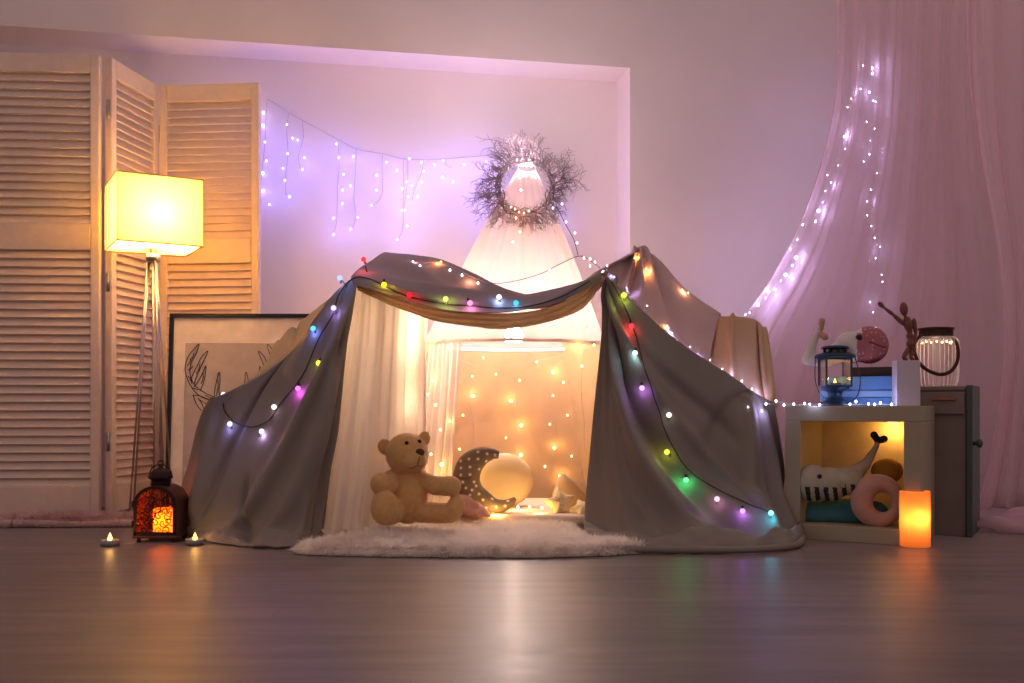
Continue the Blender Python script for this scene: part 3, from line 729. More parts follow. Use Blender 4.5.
b.cap(P(421, 480, B), P(436, 486, B-.03), 9*u, 9.5*u, 4); b.cap(P(436, 486, B-.03), P(451, 486, B-.05), 9.5*u, 10*u, 4)
b.cap(P(397, 509, B-.01), P(388, 511, B-.07), 13*u, 14*u, 4); b.ell(P(385, 508, B-.10), (14*u, 12*u, 17*u))
b.cap(P(421, 512, B-.01), P(438, 513, B-.03), 11*u, 10.5*u, 4); b.cap(P(438, 513, B-.03), P(449, 513, B-.04), 10.5*u, 10*u, 3); b.ell(P(455, 508, B-.045), (9*u, 11*u, 14.5*u), M=Matrix.Rotation(.35, 3, 'Y'))
fb = fuse(b, .0032, 5); zmin = min(v.z for v in fb.v); fb.v = [Vector((v.x, v.y, max(v.z, .028))) for v in fb.v]
bvh = BVHTree.FromPolygons(fb.v, fb.f)
fuzz(fb, 14000, .0042); bo = fb.build('body', m_bear, bear)
def onb(x, y, off=0, bv=None):
    d = (P(x, y, 1)-EYE).normalized(); r = (bv or bvh).ray_cast(EYE, d); return (r[0] if r[0] is not None else P(x, y, B))-d*off
for x, y in ((406.7, 443), (419.3, 441.5)): MB().ell(onb(x, y, -.001), .0068).build('eye', m_eye, bo)
MB().ell(onb(420, 452.5, -.001), (.0145, .009, .0125)).build('nose', m_nose, bo)
mo = MB(); mo.tube([onb(x, y, .0005) for x, y in ((419.5, 457), (418.5, 461), (417.5, 465), (413, 468), (409, 468))], .0012, 5)
mo.tube([onb(x, y, .0005) for x, y in ((417.5, 465), (420, 467), (423, 466))], .0012, 5)
mo.build('mouth', m_stitch, bo)

# ------------------------------------------------------------------ mat and cushions in the tent
m_mat2 = cloth('cream_blanket', 'e6d2bd', .1, 0, .06, 300, .3)
mm = MB(); mm.box((-.08, 3.72, .026), (.70, .66, .046), bev=.02)
q = mm.build('floor_mattress', m_mat2); tag(q, 'thin cream mattress on the floor inside the tent', 'mattress')
def cushion(out, T, th, n=14, m_edges=None):     # out: closed outline in local x,z ; T: local->world ; domed on both faces
    c = np.mean(np.array(out), axis=0); k = len(out); mb = MB(); S_ = np.sin(np.linspace(0, PI/2, n))
    for side in (-1, 1):
        vs = []
        for s in S_:
            for p in out: 
                vs.append(T @ Vector((c[0]+(p[0]-c[0])*s, side*th*math.sqrt(max(0, 1-s*s))**.85, c[1]+(p[1]-c[1])*s)))
        fs = []
        for r_ in range(n-1):
            for i in range(k):
                j = (i+1) % k; f = (r_*k+i, r_*k+j, (r_+1)*k+j, (r_+1)*k+i)
                fs.append(f if side < 0 else f[::-1])
        mb.add(vs, fs)
    return mb
def TM(x, y, D, rz=0, rx=0): return Matrix.Translation(P(x, y, D)) @ Matrix.Rotation(rz, 4, 'Z') @ Matrix.Rotation(rx, 4, 'X')
# moon
m_moon = mat('taupe_cotton', '83705f', .95, amt=.06, bmp=.3, bscale=400, spec=.1); m_star = mat('white_print', 'eadfd2', .9, bmp=0)
MD = 3.47; uu = MD/1000
spine = [((499, 455), 3.5), ((492, 454), 6), ((482, 456), 9.5), ((472, 463), 12.5), ((467, 473), 13.5), ((467, 484), 13.5), ((473, 495), 13), ((483, 502), 11.5), ((494, 506.5), 8.5), ((504, 505.5), 6), ((511, 502), 4), ((515.5, 498.5), 2)]
cpts = cr1(np.array([[p[0], p[1], r] for p, r in spine]), 60)
vs = []; n = 20
for i in range(60):
    x, y, r = cpts[i]; a = cpts[min(i+1, 59)]; c = cpts[max(i-1, 0)]; d = Vector((a[0]-c[0], 0, -(a[1]-c[1]))).normalized(); s = Vector((-d.z, 0, d.x))
    o_ = P(x, y, MD)
    for k in range(n):
        t = 2*PI*k/n; vs.append(o_+s*(r*uu*math.cos(t))+Vector((0, 1, 0))*(min(r*1.1, 10)*uu*math.sin(t)))
fs = [(i*n+k, i*n+(k+1) % n, (i+1)*n+(k+1) % n, (i+1)*n+k) for i in range(59) for k in range(n)]+[tuple(range(n))[::-1], tuple(59*n+k for k in range(n))]
mo = MB().add(vs, fs); mbv = BVHTree.FromPolygons(mo.v, mo.f); mo.k = 1
for (x, y) in [(495, 455), (487, 454), (478, 452), (486, 461), (478, 459), (469, 459), (461, 461), (470, 467), (479, 469), (461, 468), (470, 474.5), (461, 475), (463, 482), (474, 482), (466, 488), (476, 486), (470, 495), (479, 494), (483, 500), (474, 503), (492, 499), (486, 508), (496, 507), (505, 506), (508, 501), (493, 513), (481, 510), (464, 496), (457, 488), (457, 481), (472, 490)]:
    r = mbv.ray_cast(EYE, (P(x, y, 1)-EYE).normalized())
    if r[0] is None: continue
    nn = r[1] if r[1].dot(EYE-r[0]) > 0 else -r[1]; a = nn.orthogonal().normalized(); a.rotate(Matrix.Rotation(rnd.uniform(0, 1.2), 3, nn)); bb = nn.cross(a); c = r[0]+nn*.0012
    ring = []
    for k in range(10):
        rr = .0078 if k % 2 == 0 else .0034; t = 2*PI*k/10; ring.append(c+(a*math.cos(t)+bb*math.sin(t))*rr)
    mo.add([c]+ring, [(0, k+1, (k+1) % 10+1) for k in range(10)])
mq = mo.build('moon_cushion', [m_moon, m_star]); tag(mq, 'brown crescent moon cushion with white stars beside the teddy bear', 'cushion')
ey = MB(); arc = [(456.5, 476.5), (460, 478.5), (464, 479), (468, 478.3), (471.5, 476.5)]
def onm(x, y):
    d = (P(x, y, 1)-EYE).normalized(); r = mbv.ray_cast(EYE, d); return (r[0] if r[0] is not None else P(x, y, MD))-d*.001
ey.tube([onm(*p) for p in arc], .0018, 5)
for (x, y), (x2, y2) in (((457, 477), (455, 480)), ((460, 478.5), (459, 482)), ((464, 479), (464, 482.5)), ((468, 478), (469, 481.5))): ey.tube([onm(x, y), onm(x2, y2)], .0009, 5)
ey.build('closed_eye', m_stitch, mq)
# round cushion behind the moon
m_cream = cloth('cream_cushion', 'e4cba4', .12, 0, .05, 300, .3)
circ = lambda rx, rz, n=40: [(rx*math.cos(2*PI*i/n), rz*math.sin(2*PI*i/n)) for i in range(n)]
q = cushion(circ(.105, .100), TM(505, 480, 3.70, .1, -.2), .05).build('round_cushion', m_cream); tag(q, 'round cream cushion leaning behind the moon cushion', 'cushion')
leaf = [(-.055, -.06), (-.02, -.07), (.03, -.068), (.07, -.06), (.068, -.02), (.05, .015), (.02, .05), (-.015, .075), (-.035, .06), (-.05, .02), (-.06, -.02)]
leaf = [tuple(p) for p in cr1(np.array(leaf+[leaf[0]]), 44)[:-1]]
q = cushion(leaf, TM(568, 494, 3.66, -.1, -.15), .04).build('cushion', cloth('tan_cushion', 'cdb088', .12, 0, .05, 300, .3)); tag(q, 'tan cushion leaning at the back right corner of the tent', 'cushion')
def star_out(R1, R2, rot=0, n=5):
    pts = []
    for k in range(2*n):
        r = R1 if k % 2 == 0 else R2; t = PI/2+PI*k/n+rot; pts.append((r*math.cos(t), r*math.sin(t)))
    dense = []
    for i in range(len(pts)):
        a, b = pts[i], pts[(i+1) % len(pts)]
        for k in range(6): dense.append((a[0]+(b[0]-a[0])*k/6, a[1]+(b[1]-a[1])*k/6))
    A = np.array(dense)
    for _ in range(3): A = (np.roll(A, 1, 0)+2*A+np.roll(A, -1, 0))/4
    return [tuple(p) for p in A]
m_scream = mat('cream_print', 'e3cfaa', .95, amt=.05, bmp=.3, bscale=400, spec=.1); m_gold = mat('gold_print', 'b98f50', .7, bmp=0)
sc = cushion(star_out(.066, .034, .15), TM(561, 503.5, 3.50, .1, -.45), .026)
sbv = BVHTree.FromPolygons(sc.v, sc.f); sc.k = 1
for _ in range(34):
    x, y = rnd.uniform(544, 580), rnd.uniform(488, 518); r = sbv.ray_cast(EYE, (P(x, y, 1)-EYE).normalized())
    if r[0] is None: continue
    nn = r[1] if r[1].dot(EYE-r[0]) > 0 else -r[1]; a = nn.orthogonal().normalized(); bb = nn.cross(a); c = r[0]+nn*.001
    sc.add([c]+[c+(a*math.cos(k)+bb*math.sin(k))*.0024 for k in [2*PI*i/6 for i in range(6)]], [(0, k+1, (k+1) % 6+1) for k in range(6)])
q = sc.build('star_cushion', [m_scream, m_gold]); tag(q, 'cream star shaped cushion with tiny dots on the mattress', 'cushion')
sc = cushion(star_out(.05, .027, .5), TM(583, 509, 3.46, -.2, -.9), .02)
q = sc.build('star_cushion', m_scream); tag(q, 'smaller cream star cushion half hidden by the right tent flap', 'cushion')
# pink blanket heap behind the bear leg
pk = MB()
for x, y, D, r in ((466, 503, 3.40, 10), (475, 507, 3.38, 8), (482, 511, 3.37, 6), (461, 508, 3.40, 10), (470, 512, 3.36, 7), (487, 514, 3.37, 4), (478, 514, 3.35, 5)):
    pk.ell(P(x, y, D), (r*.0036, .035, r*.0026), M=Matrix.Rotation(.55, 3, 'Y'))
pk2 = fuse(pk, .004, 5); pk2.v = [Vector((v.x, v.y, max(v.z, .047))) for v in pk2.v]
q = pk2.build('folded_blanket', cloth('pink_knit', 'd9a795', .1, 0, .1, 300, .5)); tag(q, 'small pink folded blanket beside the teddy bear foot', 'blanket')

# ------------------------------------------------------------------ copper lantern and tealights
m_copper = mat('aged_copper', '6e4238', .42, .7, amt=.2, scale=40, bmp=.2); m_cdark = mat('lantern_iron', '38211f', .5, .6, amt=.2, scale=60, bmp=.2)
m_wax = lambda nm, c, s: None
def wax(name, c, tl=.6): return cloth(name, c, tl, 0, .02, 40, 0)
LD = 3.07; lx0, lx1 = P(133.5, 0, LD).x, P(176, 0, LD).x; lw = lx1-lx0; lz = .018; dep = .125; hr = lw/2; zs = P(0, 505, LD).z; ztop = P(0, 486, LD).z
lan = thing('copper_lantern', ((lx0+lx1)/2, LD+dep/2, 0), 'arched copper lantern with scrollwork door and a glowing orange candle inside', 'lantern')
def arch(r=0, n=20):
    x0, x1 = lx0+r, lx1-r; c = (x0+x1)/2; R = (x1-x0)/2; k = (ztop-r-zs)/R
    return [(x1, lz+r)]+[(c+R*math.cos(t), zs+R*k*math.sin(t)) for t in [PI*i/n for i in range(n+1)]]+[(x0, lz+r)]
def band(mb, r0, r1, y0, y1):
    a, b = arch(r0), arch(r1); n = len(a); vs = [Vector((x, y0, z)) for x, z in a]+[Vector((x, y0, z)) for x, z in b]+[Vector((x, y1, z)) for x, z in a]+[Vector((x, y1, z)) for x, z in b]
    fs = []
    for i in range(n-1): fs += [(i, i+1, n+i+1, n+i), (2*n+i, 3*n+i, 3*n+i+1, 2*n+i+1), (i, 2*n+i, 2*n+i+1, i+1), (n+i, n+i+1, 3*n+i+1, 3*n+i)]
    mb.add(vs, fs)
bm_ = MB(); band(bm_, 0, .003, LD+.004, LD+dep); band(bm_, .0, .008, LD+dep-.004, LD+dep)
bm_.box(((lx0+lx1)/2, LD+dep/2, lz), (lw+.006, dep+.006, .008), bev=.002)
bm_.build('lantern_body', m_copper, lan, smooth=False)
df = MB(); band(df, .0, .010, LD-.002, LD+.004); df.box(((lx0+lx1)/2, LD+.001, lz+.009), (lw, .006, .012), bev=.001)
door_ = df.build('lantern_door', m_cdark, lan, smooth=False)
sc_ = MB(); ap = arch(.009)
def spiral(cx_, cz_, R, t0, sgn):
    return [Vector((cx_+R*(1-.75*i/14)*math.cos(t0+sgn*i*.42), LD+.001, cz_+R*(1-.75*i/14)*math.sin(t0+sgn*i*.42))) for i in range(15)]
rr = random.Random(5); zz = lz+.02; row = 0
while zz < ztop-.008:
    xx = lx0+.016+(.0 if row % 2 else .012)
    while xx < lx1-.009:
        if inside((xx, zz), ap) and edist((xx, zz), ap)[0] > .004:
            t0 = rr.uniform(0, 6.28); sg = rr.choice((-1, 1)); s = spiral(xx, zz, .0145, t0, sg); sc_.tube(s, 0.0016, 5)
            t1 = t0+PI; s2 = spiral(xx+.012*math.cos(t0), zz+.012*math.sin(t0), .0105, t1, -sg); sc_.tube([p for p in s2 if inside((p.x, p.z), arch(.004))] or s, .0015, 5)
        xx += .0245
    zz += .0215; row += 1
sc_.build('scrollwork', m_cdark, door_)
kn = MB(); kn.ell(Vector(((lx0+lx1)/2-.004, LD-.006, zs-.0)), (.006, .005, .009)); kn.build('latch', m_cdark, door_)
for z in (.05, .11): MB().tube([Vector((lx0-.002, LD, z)), Vector((lx0-.002, LD, z+.018))], .004, 8).build('hinge', m_cdark, door_)
bg_ = MB(); bg_.prism(arch(.006), LD+dep-.003, LD+dep-.0015); bg_.build('back_pane', glass('smoked_glass', (.95, .6, .5), .05, .85), lan, smooth=False)
gl = MB(); gl.prism(arch(.008), LD+.0045, LD+.006); gl.build('glass_pane', glass('warm_glass', (1, .75, .55), .05, .85), door_, smooth=False)
tc = Vector(((lx0+lx1)/2-.004, LD+dep/2, ztop-.004))
dm = MB(); uz = LD/1000
dm.lathe([(.026, 0), (.030, .002), (.028, .012), (.030, .020), (.037, .024), (.037, .028), (.034, .040), (.022, .050), (.008, .055), (.006, .060), (.004, .064)], tc, 28)
dm.build('dome', m_cdark, lan)
rg = MB(); rg.tube([tc+Vector((.034*math.cos(t), 0, .036+.030*math.sin(t))) for t in [PI*i/20 for i in range(21)]], .0018, 6); rg.tube([tc+Vector((.008*math.cos(t), 0, .070+.008*math.sin(t))) for t in [2*PI*i/16 for i in range(16)]], .0018, 6, closed=True)
rg.build('handle', m_cdark, lan)
for sx in (0, 1):
    for sy in (0, 1):
        MB().lathe([(.006, 0), (.008, .003), (.005, .010), (.009, lz-.001)], (lx0+.012+sx*(lw-.024), LD+.012+sy*(dep-.024), 0), 12).build('foot', m_cdark, lan)
cd = thing('pillar_candle', ((lx0+lx1)/2+.012, LD+.065, lz+.005), 'short glowing orange candle inside the copper lantern', 'candle')
cl = MB(); cl.lathe([(.036, lz+.005), (.038, lz+.008), (.038, lz+.078), (.034, lz+.082), (.028, lz+.072), (.004, lz+.070)], ((lx0+lx1)/2+.012, LD+.065, 0), 28)
def waxglow(name, c, e, s):
    m = cloth(name, c, .6, 0, .02, 40, 0); return m
cl.build('wax', wax('orange_wax', 'ffb060', .7), cd)
point('candle_light', ((lx0+lx1)/2+.012, LD+.065, lz+.045), (1, .42, .08), .7, .008, cd)
point('candle_light', ((lx0+lx1)/2-.01, LD+.05, lz+.115), (1, .25, .08), .25, .008, cd)
m_cup = mat('tealight_cup', '8d8a86', .35, .3, bmp=0); m_flame = emit('led_flame', 'ffc45a', 6)
def tealight(c, r, h, label, group=None):
    t = thing('tealight', c, label, 'candle'); c = Vector(c)
    MB().lathe([(r, 0), (r, h), (r*.9, h), (r*.88, h*.8), (.003, h*.8)], c, 24).build('cup', m_cup, t)
    MB().lathe([(.002, h*.8), (r*.22, h*.95), (r*.25, h*1.2), (r*.12, h*1.75), (.0005, h*2.1)], c, 12).build('flame', m_flame, t)
    point('tealight_glow', c+Vector((0, -.004, h*2.2)), (1, .5, .12), .10, .006, t)
    return t
tealight(F(110, 546), .0275, .019, 'small tealight on the floor left of the copper lantern')
tealight(F(195, 545), .0275, .018, 'small tealight between the copper lantern and the tent hem')
# ------------------------------------------------------------------ cube shelf on the right
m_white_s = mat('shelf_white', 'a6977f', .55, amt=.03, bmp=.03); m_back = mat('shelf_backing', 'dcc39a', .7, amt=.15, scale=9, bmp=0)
SA = Vector((1.218, 2.979, 0)); SU = Vector((-math.cos(math.radians(30)), .5, 0)); SV = Vector((.5, math.cos(math.radians(30)), 0))
RZ = math.radians(-30); SW = .404; SDp = .31; SH = .42; ST = .048
def sp(a, v, z): return SA+SU*a+SV*v+Vector((0, 0, z))
def sbox(mb, a0, a1, v0, v1, z0, z1, bev=.002): mb.box(sp((a0+a1)/2, (v0+v1)/2, (z0+z1)/2), (abs(a1-a0), abs(v1-v0), z1-z0), RZ, bev=bev)
cub = thing('cube_shelf', sp(SW/2, SDp/2, 0), 'white open cube shelf with plush toys inside, right of the tent', 'shelf')
for nm, a in (('side_panel', (0, ST, 0, SDp, ST, SH-ST)), ('side_panel', (SW-ST, SW, 0, SDp, ST, SH-ST)), ('top_panel', (0, SW, 0, SDp, SH-ST, SH)), ('bottom_panel', (0, SW, 0, SDp, 0, ST))):
    b = MB(); sbox(b, *a); b.build(nm, m_white_s, cub, smooth=False)
b = MB(); sbox(b, ST, SW-ST, SDp-.01, SDp-.002, ST, SH-ST, 0); b.build('back_panel', m_back, cub, smooth=False)
point('shelf_glow', sp(.12, .26, SH-ST-.03), (1, .52, .12), .42, .012, cub)
MB().lathe([(.012, 0), (.015, .002), (.015, .008), (.010, .010)], sp(.12, .26, SH-ST-.0105), 16).build('added_puck', emit('added_puck_lens', 'ffc070', 3), cub)  # unseen puck added to give the cube's inner glow a source
# narrow cabinet behind
m_cab = mat('grey_brown_paint', '84746a', .55, amt=.08, bmp=.1); m_cabg = mat('dark_green_paint', '4c5650', .5, amt=.1, bmp=.1)
CB = sp(-.112, SDp+.006, 0); CWd = .36; CDp = .24; CH = .484
def cpn(a, v, z): return CB+SU*a+SV*v+Vector((0, 0, z))
def cbox(mb, a0, a1, v0, v1, z0, z1, bev=.002): mb.box(cpn((a0+a1)/2, (v0+v1)/2, (z0+z1)/2), (abs(a1-a0), abs(v1-v0), z1-z0), RZ, bev=bev)
cab = thing('cabinet', cpn(CWd/2, CDp/2, 0), 'low grey brown cabinet standing behind the white cube shelf', 'cabinet')
b = MB(); cbox(b, .02, CWd, .004, CDp, 0, CH-.014); b.build('body', m_cab, cab, smooth=False)
b = MB(); cbox(b, .02, CWd, -.002, CDp, CH-.014, CH, .003); b.build('top', m_cab, cab, smooth=False)
b = MB(); cbox(b, 0, .019, -.006, CDp, 0, CH+.003, .003); b.build('side_panel', m_cabg, cab, smooth=False)
b = MB(); cbox(b, .024, CWd-.004, -.008, .003, CH-.09, CH-.02, .002); dwr = b.build('drawer', m_cab, cab, smooth=False)
b = MB(); cbox(b, .05, .12, -.016, -.008, CH-.045, CH-.038, .001); b.build('handle', mat('brass_pull', '9a6a50', .35, .8, bmp=0), dwr, smooth=False)
b = MB(); b.lathe([(.006, 0), (.006, .008), (.013, .014), (.014, .022), (.006, .028)], cpn(0, .02, .30), 16, M=Matrix.Rotation(RZ, 3, 'Z') @ Matrix.Rotation(PI/2, 3, 'Y')); b.build('knob', m_cabg, cab)
def onp(mb, z): return mb
# toys in the cube
def surf(x, y, bv, off=.0): 
    d = (P(x, y, 1)-EYE).normalized(); r = bv.ray_cast(EYE, d); return (r[0]-d*off if r[0] is not None else None)
def paint_eye(bv, x, y, r, par, nm='eye'): 
    p = surf(x, y, bv)
    if p is not None: MB().ell(p, r).build(nm, m_eye, par)
m_teal = mat('teal_knit', '4d7d84', .95, amt=.12, scale=30, bmp=.6, bscale=200, spec=.1)
tb = MB()
for x, y, D, rx, rz_ in ((812, 513, 3.26, 18, 12), (822, 513, 3.25, 18, 12), (832, 512, 3.24, 18, 13), (843, 512, 3.23, 18, 13.5), (855, 512, 3.22, 18, 13.5), (865, 513, 3.21, 16, 13), (874, 513, 3.20, 14, 12)): tb.ell(P(x, y, D), (rx*.0032, .055, rz_*.0032), M=Matrix.Rotation(RZ, 3, 'Z'))
t2 = fuse(tb, .004, 6); t2.v = [Vector((v.x, v.y, max(v.z, ST+.001))) for v in t2.v]
q = t2.build('teal_cushion', m_teal); tag(q, 'teal knitted cushion at the bottom of the cube shelf', 'cushion')
m_gplush = mat('grey_plush', 'b4a58e', .95, amt=.08, bmp=.4, bscale=300, spec=.1); m_dplush = mat('dark_plush', '34322f', .95, bmp=.3, spec=.1); m_wplush = mat('white_plush', 'd8cdc6', .95, bmp=.3, bscale=300, spec=.1)
wb_ = MB(); DW = 3.19
for x, y, rx, rz_, D in ((813, 483, 17, 18.5, 3.18), (830, 484, 19, 17, 3.165), (847, 481, 17, 14, 3.15)): wb_.ell(P(x, y, D), (rx*.0032, .045, rz_*.0032), M=Matrix.Rotation(.1, 3, 'Y'))
wb_.cap(P(850, 477, 3.16), P(866, 464, 3.17), .030, .017, 6); wb_.cap(P(866, 464, 3.18), P(876, 447, 3.17), .017, .009, 6); wb_.cap(P(876, 447, 3.17), P(878, 440, 3.17), .009, .009, 3)
wf = fuse(wb_, .0035, 4); zl = P(0, 487, 3.15).z
wf.m = []
for f in wf.f:
    c = sum((wf.v[i] for i in f), Vector())/len(f); pxx = 512+1000*c.x/c.y; z = c.z+.0016*(pxx-812)*.0-(.012 if pxx > 845 else 0)
    if z < zl and pxx < 860: wf.m.append(1 if int((pxx+40*(c.z-zl)) / 4.6) % 2 else 2)
    else: wf.m.append(0)
wh = wf.build('plush_whale', [m_gplush, m_dplush, m_gplush]); tag(wh, 'grey plush whale with striped belly inside the cube shelf', 'plush toy')
wbv = BVHTree.FromPolygons(wf.v, wf.f); paint_eye(wbv, 819.5, 476.5, .0075, wh)
fk = MB(); fk.cap(P(878, 441, 3.17), P(874, 435, 3.168), .010, .012, 3); fk.cap(P(878, 441, 3.17), P(884, 439, 3.168), .010, .012, 3); fuse(fk, .003, 3).build('fluke', m_dplush, wh)
m_pring = mat('pink_velour', 'c49280', .9, amt=.08, bmp=.3, bscale=300, spec=.1, sheen=.3)
rgm = MB(); rc = P(880, 501.5, 3.10)
rgm.tube([rc+Vector((math.cos(t)*.050, math.cos(t)*-.02, math.sin(t)*.056)) for t in [2*PI*i/48 for i in range(48)]], [.0265-.008*math.cos(2*PI*i/48+.3) for i in range(48)], 18, closed=True)
q = rgm.build('ring_cushion', m_pring); tag(q, 'dusty pink ring shaped cushion inside the cube shelf', 'cushion')
q = MB().ell(P(887, 471, 3.19), (.050, .04, .040)).build('mustard_cushion', mat('mustard_knit', 'a8752e', .95, bmp=.5, bscale=250, spec=.1)); tag(q, 'mustard brown round cushion behind the pink ring cushion', 'cushion')

# books, whale, lanterns, vase and mannequin on top
m_paper = mat('book_paper', 'cfc4b4', .8, bmp=0)
def book(a, v, z, w_, d_, h_, m, label, rz=0, cat='book'):
    c = sp(a, v, 0); t = thing('book', (c.x, c.y, z), label, cat, 'books stacked on the cube shelf'); R = RZ+rz
    X = Vector((math.cos(R), math.sin(R), 0)); Y = Vector((-math.sin(R), math.cos(R), 0)); cv = MB()
    for zz in (z+.0015, z+h_-.0015): cv.box(c+Vector((0, 0, zz)), (w_, d_, .003), R, bev=.0008)
    cv.box(c-Y*(d_/2-.0015)+Vector((0, 0, z+h_/2)), (w_, .003, h_), R, bev=.0008)
    cv.build('cover', m, t, smooth=False)
    pg = MB(); pg.box(c+Y*.001+Vector((0, 0, z+h_/2)), (w_-.008, d_-.008, h_-.0065), R); pg.build('pages', m_paper, t, smooth=False); return t
m_b1 = mat('blue_cover', '5f8fc8', .5, bmp=.05, amt=.03); m_b2 = mat('pale_blue_cover', '8fb4dc', .5, bmp=.05, amt=.03); m_b3 = mat('brown_cover', '35241c', .5, bmp=.05)
zc = SH+.0008
book(.205, .185, zc, .225, .15, .026, m_b1, 'blue book at the bottom of the stack on the cube shelf')
book(.207, .187, zc+.0268, .225, .15, .022, m_b2, 'pale blue book in the middle of the stack on the cube shelf', .02)
book(.206, .183, zc+.0496, .218, .145, .044, m_b1, 'thick blue book third from the bottom of the stack', -.02)
book(.160, .183, zc+.0944, .14, .12, .028, m_b3, 'dark brown book on top of the blue books under the plush whale', .03)
zb = zc+.0944+.0285
m_pdot, nt, out = nodes('pink_dotted'); bb_ = pbsdf(nt, lin('b26f70'), .95, spec=.1); tcn = nt.nodes.new('ShaderNodeTexCoord'); vo_ = nt.nodes.new('ShaderNodeTexVoronoi'); vo_.inputs['Scale'].default_value = 75; vo_.inputs['Randomness'].default_value = .3
rp_ = nt.nodes.new('ShaderNodeValToRGB'); rp_.color_ramp.elements[0].color = (*lin('d0a8a8'), 1); rp_.color_ramp.elements[1].color = (*lin('b06a6c'), 1); rp_.color_ramp.elements[0].position = .22; rp_.color_ramp.elements[1].position = .3
nt.links.new(tcn.outputs['Object'], vo_.inputs['Vector']); nt.links.new(vo_.outputs['Distance'], rp_.inputs[0]); nt.links.new(rp_.outputs[0], bb_.inputs['Base Color']); nt.links.new(bb_.outputs[0], out.inputs[0])
ww = MB(); WDp = 3.22
ww.ell(P(869, 345, WDp), (19.5*.0032, .05, 19*.0032)); ww.ell(P(853, 347, WDp), (20*.0032, .047, 16*.0032)); ww.cap(P(845, 350, WDp), P(824, 360, WDp+.01), .040, .024, 5); ww.cap(P(824, 360, WDp+.01), P(808, 359, WDp+.02), .024, .021, 4)
ww.cap(P(808, 359, WDp+.02), P(813, 343, WDp+.02), .021, .014, 5); ww.cap(P(813, 343, WDp+.02), P(821, 324, WDp+.01), .014, .009, 5)
w2 = fuse(ww, .0035, 4); w2.v = [Vector((v.x, v.y, max(v.z, zb if v.x/v.y > .336 else zb-.03))) for v in w2.v]
w2.m = []
for f in w2.f:
    c = sum((w2.v[i] for i in f), Vector())/len(f); q_ = 512+1000*c.x/c.y; y_ = HY-1000*(c.z-H)/c.y
    w2.m.append(1 if q_ > 857+(345-y_)*-.02+(5 if y_ < 333 else 0) else 0)
w3 = w2.build('plush_whale', [m_wplush, m_pdot]); tag(w3, 'white plush whale with pink dotted face on top of the books', 'plush toy')
bv2 = BVHTree.FromPolygons(w2.v, w2.f); paint_eye(bv2, 859, 337.5, .0105, w3)
mm = MB(); mm.tube([p for p in (surf(x, y, bv2, .001) for x, y in ((869, 342), (873, 343), (878, 345), (883, 347), (886, 347.5))) if p is not None], .0012, 5); mm.build('mouth', m_eye, w3)
fk = MB(); fk.cap(P(821, 328, WDp+.01), P(822, 321, WDp+.005), .010, .011, 3); fk.cap(P(820, 334, WDp+.01), P(825, 337, WDp+.0), .010, .0115, 3); fuse(fk, .003, 3).build('fluke', m_pring, w3)

m_navy = mat('navy_metal', '2d3d52', .4, .5, bmp=.1)
lc = P(835, 401, 3.17); lc.z = SH+.001; k = .00317
bl = thing('small_lantern', lc, 'small dark blue metal lantern with a tealight in front of the blue books', 'lantern')
b = MB(); b.lathe([(.052, 0), (.053, .006), (.045, .012), (.028, .020), (.020, .032), (.024, .044), (.044, .054), (.046, .060), (.004, .060)], lc, 32); b.build('base', m_navy, bl)
zg0, zg1 = .060, .152
b = MB(); hh = .039
for sx in (-1, 1):
    for sy in (-1, 1): b.tube([lc+Vector((sx*hh, sy*hh, zg0)), lc+Vector((sx*hh, sy*hh, zg1))], .0035, 8)
for z in (zg0+.002, zg1-.004):
    for s in (-1, 1): b.box(lc+Vector((0, s*hh, z)), (2*hh, .005, .006)); b.box(lc+Vector((s*hh, 0, z)), (.005, 2*hh, .006))
b.build('cage', m_navy, bl, smooth=False)
b = MB()
for s in (-1, 1): b.box(lc+Vector((0, s*(hh-.002), (zg0+zg1)/2)), (2*hh-.006, .0015, zg1-zg0-.006)); b.box(lc+Vector((s*(hh-.002), 0, (zg0+zg1)/2)), (.0015, 2*hh-.006, zg1-zg0-.006))
b.build('glass_pane', glass('clear_glass'), bl, smooth=False)
b = MB(); b.lathe([(.060, zg1), (.064, zg1+.003), (.060, zg1+.009), (.040, zg1+.016), (.004, zg1+.018)], lc, 32); b.lathe([(.042, zg1+.028), (.044, zg1+.031), (.036, zg1+.037), (.004, zg1+.040)], lc, 24)
for i in range(8): 
    t = 2*PI*i/8; b.tube([lc+Vector((.034*math.cos(t), .034*math.sin(t), zg1+.014)), lc+Vector((.034*math.cos(t), .034*math.sin(t), zg1+.030))], .004, 6)
b.build('roof', m_navy, bl)
b = MB(); b.tube(smooth_curve([lc+Vector((.062, 0, zg1+.004)), lc+Vector((.074, -.012, .10)), lc+Vector((.070, -.02, .05)), lc+Vector((.05, -.03, .02)), lc+Vector((0, -.055, .012)), lc+Vector((-.05, -.03, .03)), lc+Vector((-.066, -.012, .08)), lc+Vector((-.062, 0, zg1+.004))], 40), .0016, 6); b.build('handle', m_navy, bl)
tealight(lc+Vector((0, 0, .0605)), .017, .012, 'tealight burning inside the small blue lantern')

